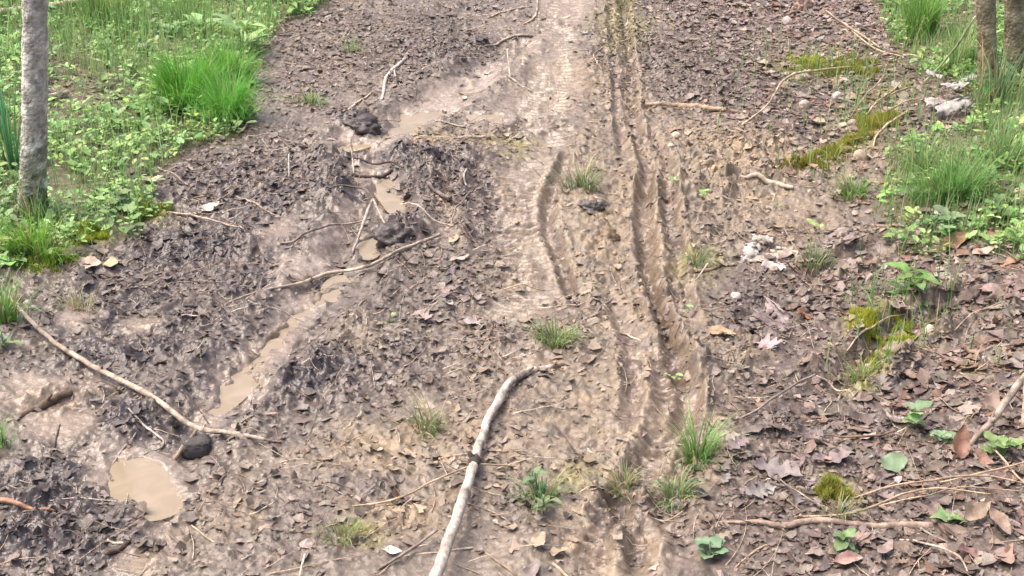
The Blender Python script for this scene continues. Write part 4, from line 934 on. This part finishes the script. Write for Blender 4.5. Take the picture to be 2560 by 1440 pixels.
leaf(1800, 840, 80, 'elm', (.40, .29, .18), 'tan flat leaf on the clay left of the bark litter', 0, .2)
leaf(1150, 655, 54, 'elm', (.45, .37, .34), 'pale leaf right of the long thin twig', 20, .2)
leaf(1120, 765, 50, 'elm', (.52, .44, .40), 'small whitish leaf in the central litter', -60, .2)
leaf(1185, 810, 60, 'elm', (.44, .36, .33), 'pale leaf in the central litter near the brown stick', 20, .25)
leaf(1060, 795, 74, 'oak', (.30, .23, .21), 'brown oak leaf in the central litter', 130, .3)
leaf(480, 800, 56, 'lance', (.48, .40, .35), 'pale curled leaf in the left churned mud', 25, .3)
leaf(640, 640, 50, 'elm', (.10, .07, .06), 'upright dark leaf in the left churned mud', 80, 1.0, -90)
leaf(1330, 1440, 80, 'elm', (.25, .19, .18), 'dull leaf at the bottom edge right of the branch', 60, .2)
leaf(1350, 1360, 50, 'round', (.38, .29, .21), 'pale tan leaf under the leafy weeds', 60, .4)
leaf(1400, 1385, 50, 'round', (.36, .28, .20), 'second pale tan leaf, lower, under the leafy weeds', -20, .4)

# repeats of plain leaves: the larger ones in each litter bed
def leaf_bed(poly, n, spx, cols, pr, label, group, kinds):
    P = np.array(poly); protos = {}
    cnt = 0
    while cnt < n:
        px, py = rng.uniform(P[:, 0].min(), P[:, 0].max()), rng.uniform(P[:, 1].min(), P[:, 1].max())
        if not inpoly(poly, np.array([px]), np.array([py]))[0]: continue
        c = pick(cols, pr, 1, .12)[0]
        leaf(px, py, rng.uniform(*spx) * .8, random.choice(kinds), c * .6 + .4 * field(CC, *at(px, py)[:2]) * 1.5, label, tilt=abs(rng.normal(.12, .14)), group=group, fold=rng.uniform(-.3, .5), curl=rng.uniform(-.6, .9), lift=rng.uniform(-.002, .008), name='litter_leaf'); cnt += 1
MAUVE = [(.26, .208, .185), (.195, .154, .142), (.13, .10, .093), (.33, .265, .225)]
REDB = [(.25, .178, .135), (.175, .122, .096), (.31, .228, .172), (.14, .096, .083), (.42, .32, .265)]
leaf_bed([(1800, 1080), (2250, 930), (2250, 1280), (1780, 1290)], 60, (45, 100), MAUVE, [3, 3, 2, 1], 'flat mauve-grey dead leaf in the bed between the lower right rut and the seedlings', 'mauve leaves at the lower right', ['oak', 'oak', 'elm'])
leaf_bed([(2220, 880), (2560, 700), (2560, 1440), (2250, 1440)], 80, (45, 105), REDB, [3, 3, 2, 2, 1], 'red-brown dead leaf in the bed along the right edge', 'red-brown leaves along the right edge', ['elm', 'oak', 'elm'])
leaf_bed([(1800, 1330), (2300, 1340), (2300, 1440), (1780, 1440)], 28, (50, 95), MAUVE + REDB, [2] * 9, 'dull dead leaf in front of the knotty root', 'leaves in front of the knotty root', ['elm', 'oak'])
leaf_bed([(960, 640), (1300, 620), (1260, 900), (900, 920)], 60, (28, 58), MAUVE, [3, 3, 2, 2], 'small muddy dead leaf in the litter between the long thin twig and the tyre tread', 'muddy leaves in the central litter', ['elm', 'oak'])
leaf_bed([(1650, 0), (2150, 0), (2150, 330), (1750, 330)], 60, (24, 52), MAUVE, [3, 3, 3, 2], 'small mauve dead leaf on the far right litter bank', 'leaves on the far right bank', ['elm', 'oak'])

# ------------------------------------------------------------------ stones, bark scraps, chunks
def stone(px, py, wpx, hpx, col, label, name='stone', cat='stone', ang=False, buried=.25):
    p = gp(px, py); s = mpp(p); k = rng.integers(0, 999)
    q = IV3.copy(); nn = fbm(q[:, 0] + k + q[:, 2] * .5, q[:, 1] + q[:, 2], 1.3, 4, int(k), .6); q = q * (1 + (1.0 if 'clod' in name else .3) * nn + (.32 * fbm(q[:, 0] * 2 + k + q[:, 2], q[:, 1] * 2 + q[:, 2] * 1.5, .6, 4, int(k) + 5, .75, 'billow') if 'clod' in name or 'chunk' in name else 0))[:, None]
    if ang: q = np.sign(q) * np.abs(q) ** .55
    v = q * np.array([wpx * .5, wpx * .42, hpx * .5]) * s; a = rng.uniform(-.4, .4); c, d = math.cos(a), math.sin(a)
    v = np.stack([v[:, 0] * c - v[:, 1] * d, v[:, 0] * d + v[:, 1] * c, v[:, 2]], -1) + np.array([p[0], p[1], hs(p[0], p[1])[0] + hpx * s * (.5 - buried)])
    o = build(name, v, [IF3], M_MUD if 'clod' in name else M_STONE, jitc(col, len(v), .05, .02), loc=p, extra={'wet': np.full(len(v), .45)}); return tag(o, label, cat)
stone(2150, 398, 38, 34, (.42, .33, .25), 'round tan stone below the ochre moss on the right bank')
stone(2322, 832, 24, 26, (.55, .48, .40), 'small pale ball standing over the yellow moss', 'puffball', 'puffball', buried=.05)
stone(1968, 62, 26, 32, (.46, .38, .33), 'pale upright stone on the far right litter')
stone(2005, 22, 46, 40, (.28, .19, .15), 'brown lump behind the pale upright stone', 'clod', 'clod')
stone(1690, 345, 22, 18, (.55, .46, .33), 'pale pebble at the upper end of the clay bank')
stone(1678, 366, 17, 15, (.55, .46, .33), 'smaller pale pebble below the other on the clay bank')
stone(2015, 200, 36, 34, (.38, .30, .25), 'grey tan clod under the arching stem', 'clod', 'clod')
stone(2130, 312, 24, 20, (.40, .32, .27), 'small tan stone left of the ochre moss')
stone(2092, 248, 22, 26, (.50, .45, .42), 'small pale stone in the far right litter')
stone(2010, 270, 30, 30, (.40, .32, .27), 'upright tan scrap in the far right litter')
stone(985, 588, 100, 66, (.066, .053, .050), 'black peaty clod beside the long thin twig', 'peat_clod', 'clod', buried=.6)
stone(900, 308, 95, 50, (.06, .047, .046), 'black peaty clod at the left of the far puddle', 'peat_clod', 'clod', buried=.6)
stone(490, 1125, 78, 50, (.060, .052, .050), 'black wet wood chunk under the lower end of the long stick', 'wood_chunk', 'wood chunk', True, .3)
stone(1480, 520, 60, 40, (.09, .075, .07), 'dark clod on the ridge between the far ruts', 'clod', 'clod', buried=.62)
stone(1515, 590, 70, 50, (.19, .13, .08), 'brown clay clod in the middle of the ridge', 'clay_clod', 'clod', buried=.66)
stone(375, 330, 44, 30, (.17, .13, .11), 'dull brown stone in the left verge weeds')
stone(1840, 745, 28, 20, (.50, .42, .38), 'small pale stone below the whitish bark scraps')
stone(362, 130, 34, 24, (.18, .14, .12), 'brown clod among the far left weeds', 'clod', 'clod')

def scrap(px, py, lpx, wpx, col, label, yaw, tilt=.2, tdir=-90, thick=.004, lift=.01, name='bark_scrap'):
    """torn, slightly cupped piece of bark or rotten wood with real thickness"""
    p = gp(px, py); s = mpp(p); L, W = lpx * s, wpx * s
    nx_, ny_ = 14, 7; u = np.linspace(-.5, .5, nx_); v = np.linspace(-.5, .5, ny_)
    ed = 1 + .26 * rng.normal(0, 1, (nx_, 1)); e0 = .09 * rng.normal(0, 1, (1, ny_))
    Xg = (u[:, None] + e0) * L; Yg = v[None] * W * ed * (1 - .5 * np.abs(u[:, None]) ** 2); Zg = -.55 * Yg ** 2 / W + .03 * L * np.sin(u[:, None] * 7 + px) + .0011 * rng.normal(0, 1, (nx_, ny_))
    top = np.stack([Xg + 0 * Yg, Yg, Zg], -1).reshape(-1, 3); bot = top - np.array([0, 0, thick]); vv = np.vstack([top, bot]); N = nx_ * ny_
    F = []
    for i in range(nx_ - 1):
        for j in range(ny_ - 1):
            a = i * ny_ + j; F += [[a, a + ny_, a + ny_ + 1, a + 1], [N + a, N + a + 1, N + a + ny_ + 1, N + a + ny_]]
    ring = [i * ny_ for i in range(nx_)] + [(nx_ - 1) * ny_ + j for j in range(1, ny_)] + [i * ny_ + ny_ - 1 for i in range(nx_ - 2, -1, -1)] + [j for j in range(ny_ - 2, 0, -1)]
    for a, b in zip(ring, ring[1:] + ring[:1]): F.append([a, N + a, N + b, b])
    Rm = rotm(np.array([R(yaw)]), np.array([tilt]), np.array([R(tdir)]))[0]
    vv = vv @ Rm.T + np.array([p[0], p[1], hs(p[0], p[1])[0] + lift])
    o = build(name, vv, [np.array(F)], M_BARK, jitc(np.array(col) * .8, len(vv), .10, .03), loc=p); return tag(o, label, 'bark')
scrap(1872, 640, 75, 34, (.47, .435, .405), 'whitish grey bark scrap, left of the pair in mid right', 55, .35)
scrap(1940, 648, 100, 50, (.47, .39, .33), 'tan bark scrap right of the whitish grey one', 30, .4)
scrap(1905, 615, 50, 24, (.50, .44, .38), 'small tan bark scrap on top of the whitish one', -10, .3, lift=.03)
scrap(1935, 672, 60, 22, (.56, .50, .45), 'thin pale bark scrap in front of the tan one', -15, .4)
scrap(2335, 218, 42, 16, (.47, .435, .405), 'small white bark chip at the top of the white heap', -35, .3, lift=.05)
scrap(2385, 245, 60, 26, (.47, .435, .405), 'white bark piece in the middle of the white heap', 10, .3, lift=.05)
scrap(2375, 292, 95, 34, (.47, .435, .405), 'largest white bark strip at the front of the white heap', 15, .5, lift=.04)
scrap(2360, 270, 90, 40, (.40, .34, .33), 'grey bark piece under the white strips', -10, .3, lift=.02)
scrap(2420, 215, 60, 20, (.55, .52, .49), 'pale grey bark chip at the right of the white heap', 30, .3, lift=.03)
scrap(1950, 795, 100, 30, (.33, .27, .26), 'grey splintered bark in the fan of litter on the right', -60, .4)
scrap(1920, 810, 90, 26, (.24, .19, .185), 'dark grey splintered bark left of the other in the fan', -40, .4)
scrap(2080, 590, 110, 26, (.36, .29, .26), 'brown bark strip below the right verge', 25, .3)
scrap(2110, 615, 90, 24, (.30, .24, .22), 'darker bark strip just below the brown one', 20, .3)
scrap(2400, 750, 150, 30, (.17, .125, .105), 'long dark bark strip at the right edge litter', 28, .4)
scrap(2520, 720, 120, 50, (.30, .22, .19), 'brown bark slab at the right edge', 20, .4)
scrap(2545, 500, 90, 40, (.46, .36, .27), 'tan bark slab at the right edge of the verge', 60, .4)

# ------------------------------------------------------------------ trees (thing > trunk, limb)
def tree(px, py, top_px, dia, height, col, label, name, mossc=None, limbs=4, lean_y=0.0, basew=1.15):
    p = gp(px, py); q0 = top_px
    root = empty(name, p, label, 'tree')
    # where the trunk crosses the top of the photograph sets its lean
    dx, dy, dz = ray(*q0); k = (p[1] + lean_y) / dy; tp = np.array([dx * k, dy * k, CAM_H + dz * k]); d = (tp - p); d = d / d[2]
    n = 60; t = np.linspace(0, 1, n); zz = height * t ** 1.3
    C3 = p[None] + d[None] * zz[:, None] + np.stack([.012 * np.sin(zz * 3.1 + px), .012 * np.cos(zz * 2.3), -.03 * np.exp(-zz / .05)], -1)
    rad = dia * .5 * (1 - .55 * t) * (1 + (basew - 1) * np.exp(-zz / .06)) * (1 + .035 * rng.normal(0, 1, n))
    cc = np.array(col)[None] * (1 + .12 * rng.normal(0, 1, (n, 1)))
    if mossc is not None:
        m = (np.clip(1.25 * np.exp(-(zz / mossc[1]) ** 1.5), 0, .92))[:, None]; cc = cc * (1 - m) + np.array(mossc[0]) * m
    n2, sg = 420, 56; t2 = np.linspace(0, 1, n2); q = np.stack([np.interp(t2, t, (C3 - p)[:, k]) for k in range(3)], -1); r2 = np.interp(t2, t, rad)
    th = np.arange(sg) * 2 * np.pi / sg; TH, ZZ = np.meshgrid(th, q[:, 2])
    cx_, cy_ = np.cos(TH) * dia * .5, np.sin(TH) * dia * .5
    def tn(wl, k, st=1.0): return .5 * (fbm(cx_ + ZZ * .31, ZZ / st + cy_ * .7, wl, 4, k, .6) + fbm(cy_ - ZZ * .27, ZZ / st - cx_ * .6, wl, 4, k + 9, .6))
    big, crack, fin = tn(.05, 501), tn(.022, 521, 2.2), tn(.012, 541)
    lump = 1 + .10 * big + .07 * crack + .05 * fin
    fl = 1 + .28 * np.exp(-np.maximum(ZZ, 0) / .05) * np.maximum(0, np.sin(3 * TH + px))
    for kz, ka in [(.30, 4.4), (.52, 5.2), (.62, 4.5), (.13, 5.0)]:
        lump += .10 * np.exp(-((ZZ - kz) / .016) ** 2 - ((np.angle(np.exp(1j * (TH - ka)))) / .35) ** 2)
    RR = r2[:, None] * lump * fl
    V_ = q[:, None] + np.stack([RR * np.cos(TH), RR * np.sin(TH), 0 * TH], -1)
    cc2 = np.stack([np.interp(t2, t, cc[:, k]) for k in range(3)], -1)[:, None] * np.ones((1, sg, 1))
    m_ = sstep(.02, .22, big + .35 * fin)[..., None] * .7; cc2 = cc2 * (1 - m_) + np.array(col) * 1.75 * m_
    m_ = sstep(.04, .25, -crack - .3 * fin)[..., None] * .8; cc2 = cc2 * (1 - m_) + np.array(col) * .5 * m_
    i_ = np.arange(n2 - 1)[:, None] * sg; j_ = np.arange(sg)[None]; k_ = (j_ + 1) % sg
    F_ = np.stack([i_ + j_, i_ + k_, i_ + sg + k_, i_ + sg + j_], -1).reshape(-1, 4)
    build('trunk', V_.reshape(-1, 3), [F_], M_TRUNK, np.clip(cc2, .01, .8).reshape(-1, 3), root)
    for i in range(limbs):
        j = int(n * (.62 + .09 * i)); a = i * 2.4 + .6; L = rng.uniform(.5, .9)
        e = C3[min(j, n - 1)] - p; tip = e + np.array([math.cos(a) * L, math.sin(a) * L, L * .8])
        b = Bag(); tube(b, catmull([e, (e + tip) / 2 + np.array([0, 0, -.05]), tip], 12), np.linspace(rad[min(j, n - 1)] * .55, .004, 12), np.array(col) * .9, 9, .05)
        for s_ in range(3):
            m0 = e + (tip - e) * (.4 + .2 * s_); a2 = a + (-1) ** s_ * .8; t2 = m0 + np.array([math.cos(a2), math.sin(a2), .7]) * .25
            tube(b, catmull([m0, t2], 6), np.linspace(.005, .002, 6), np.array(col) * .85, 5, .05)
        b.build('limb', M_TRUNK, root)
    return root
tree(64, 535, (87, 0), .078, 3.4, (.53, .50, .46), 'slim grey barked sapling at the left edge of the verge', 'sapling', ((.10, .115, .035), .17), 4, -.05, 1.1)
tree(2472, 225, (2470, 0), .070, 3.6, (.23, .195, .135), 'brown mossy trunk, the left of two at the right edge', 'tree', ((.22, .20, .075), .12), 4, 0, 1.2)
tree(2548, 190, (2548, 0), .085, 3.8, (.24, .20, .145), 'brown trunk cut by the right edge of the photo', 'tree', ((.18, .18, .07), .08), 4, 0, 1.2)

SC.cycles.use_denoising = True
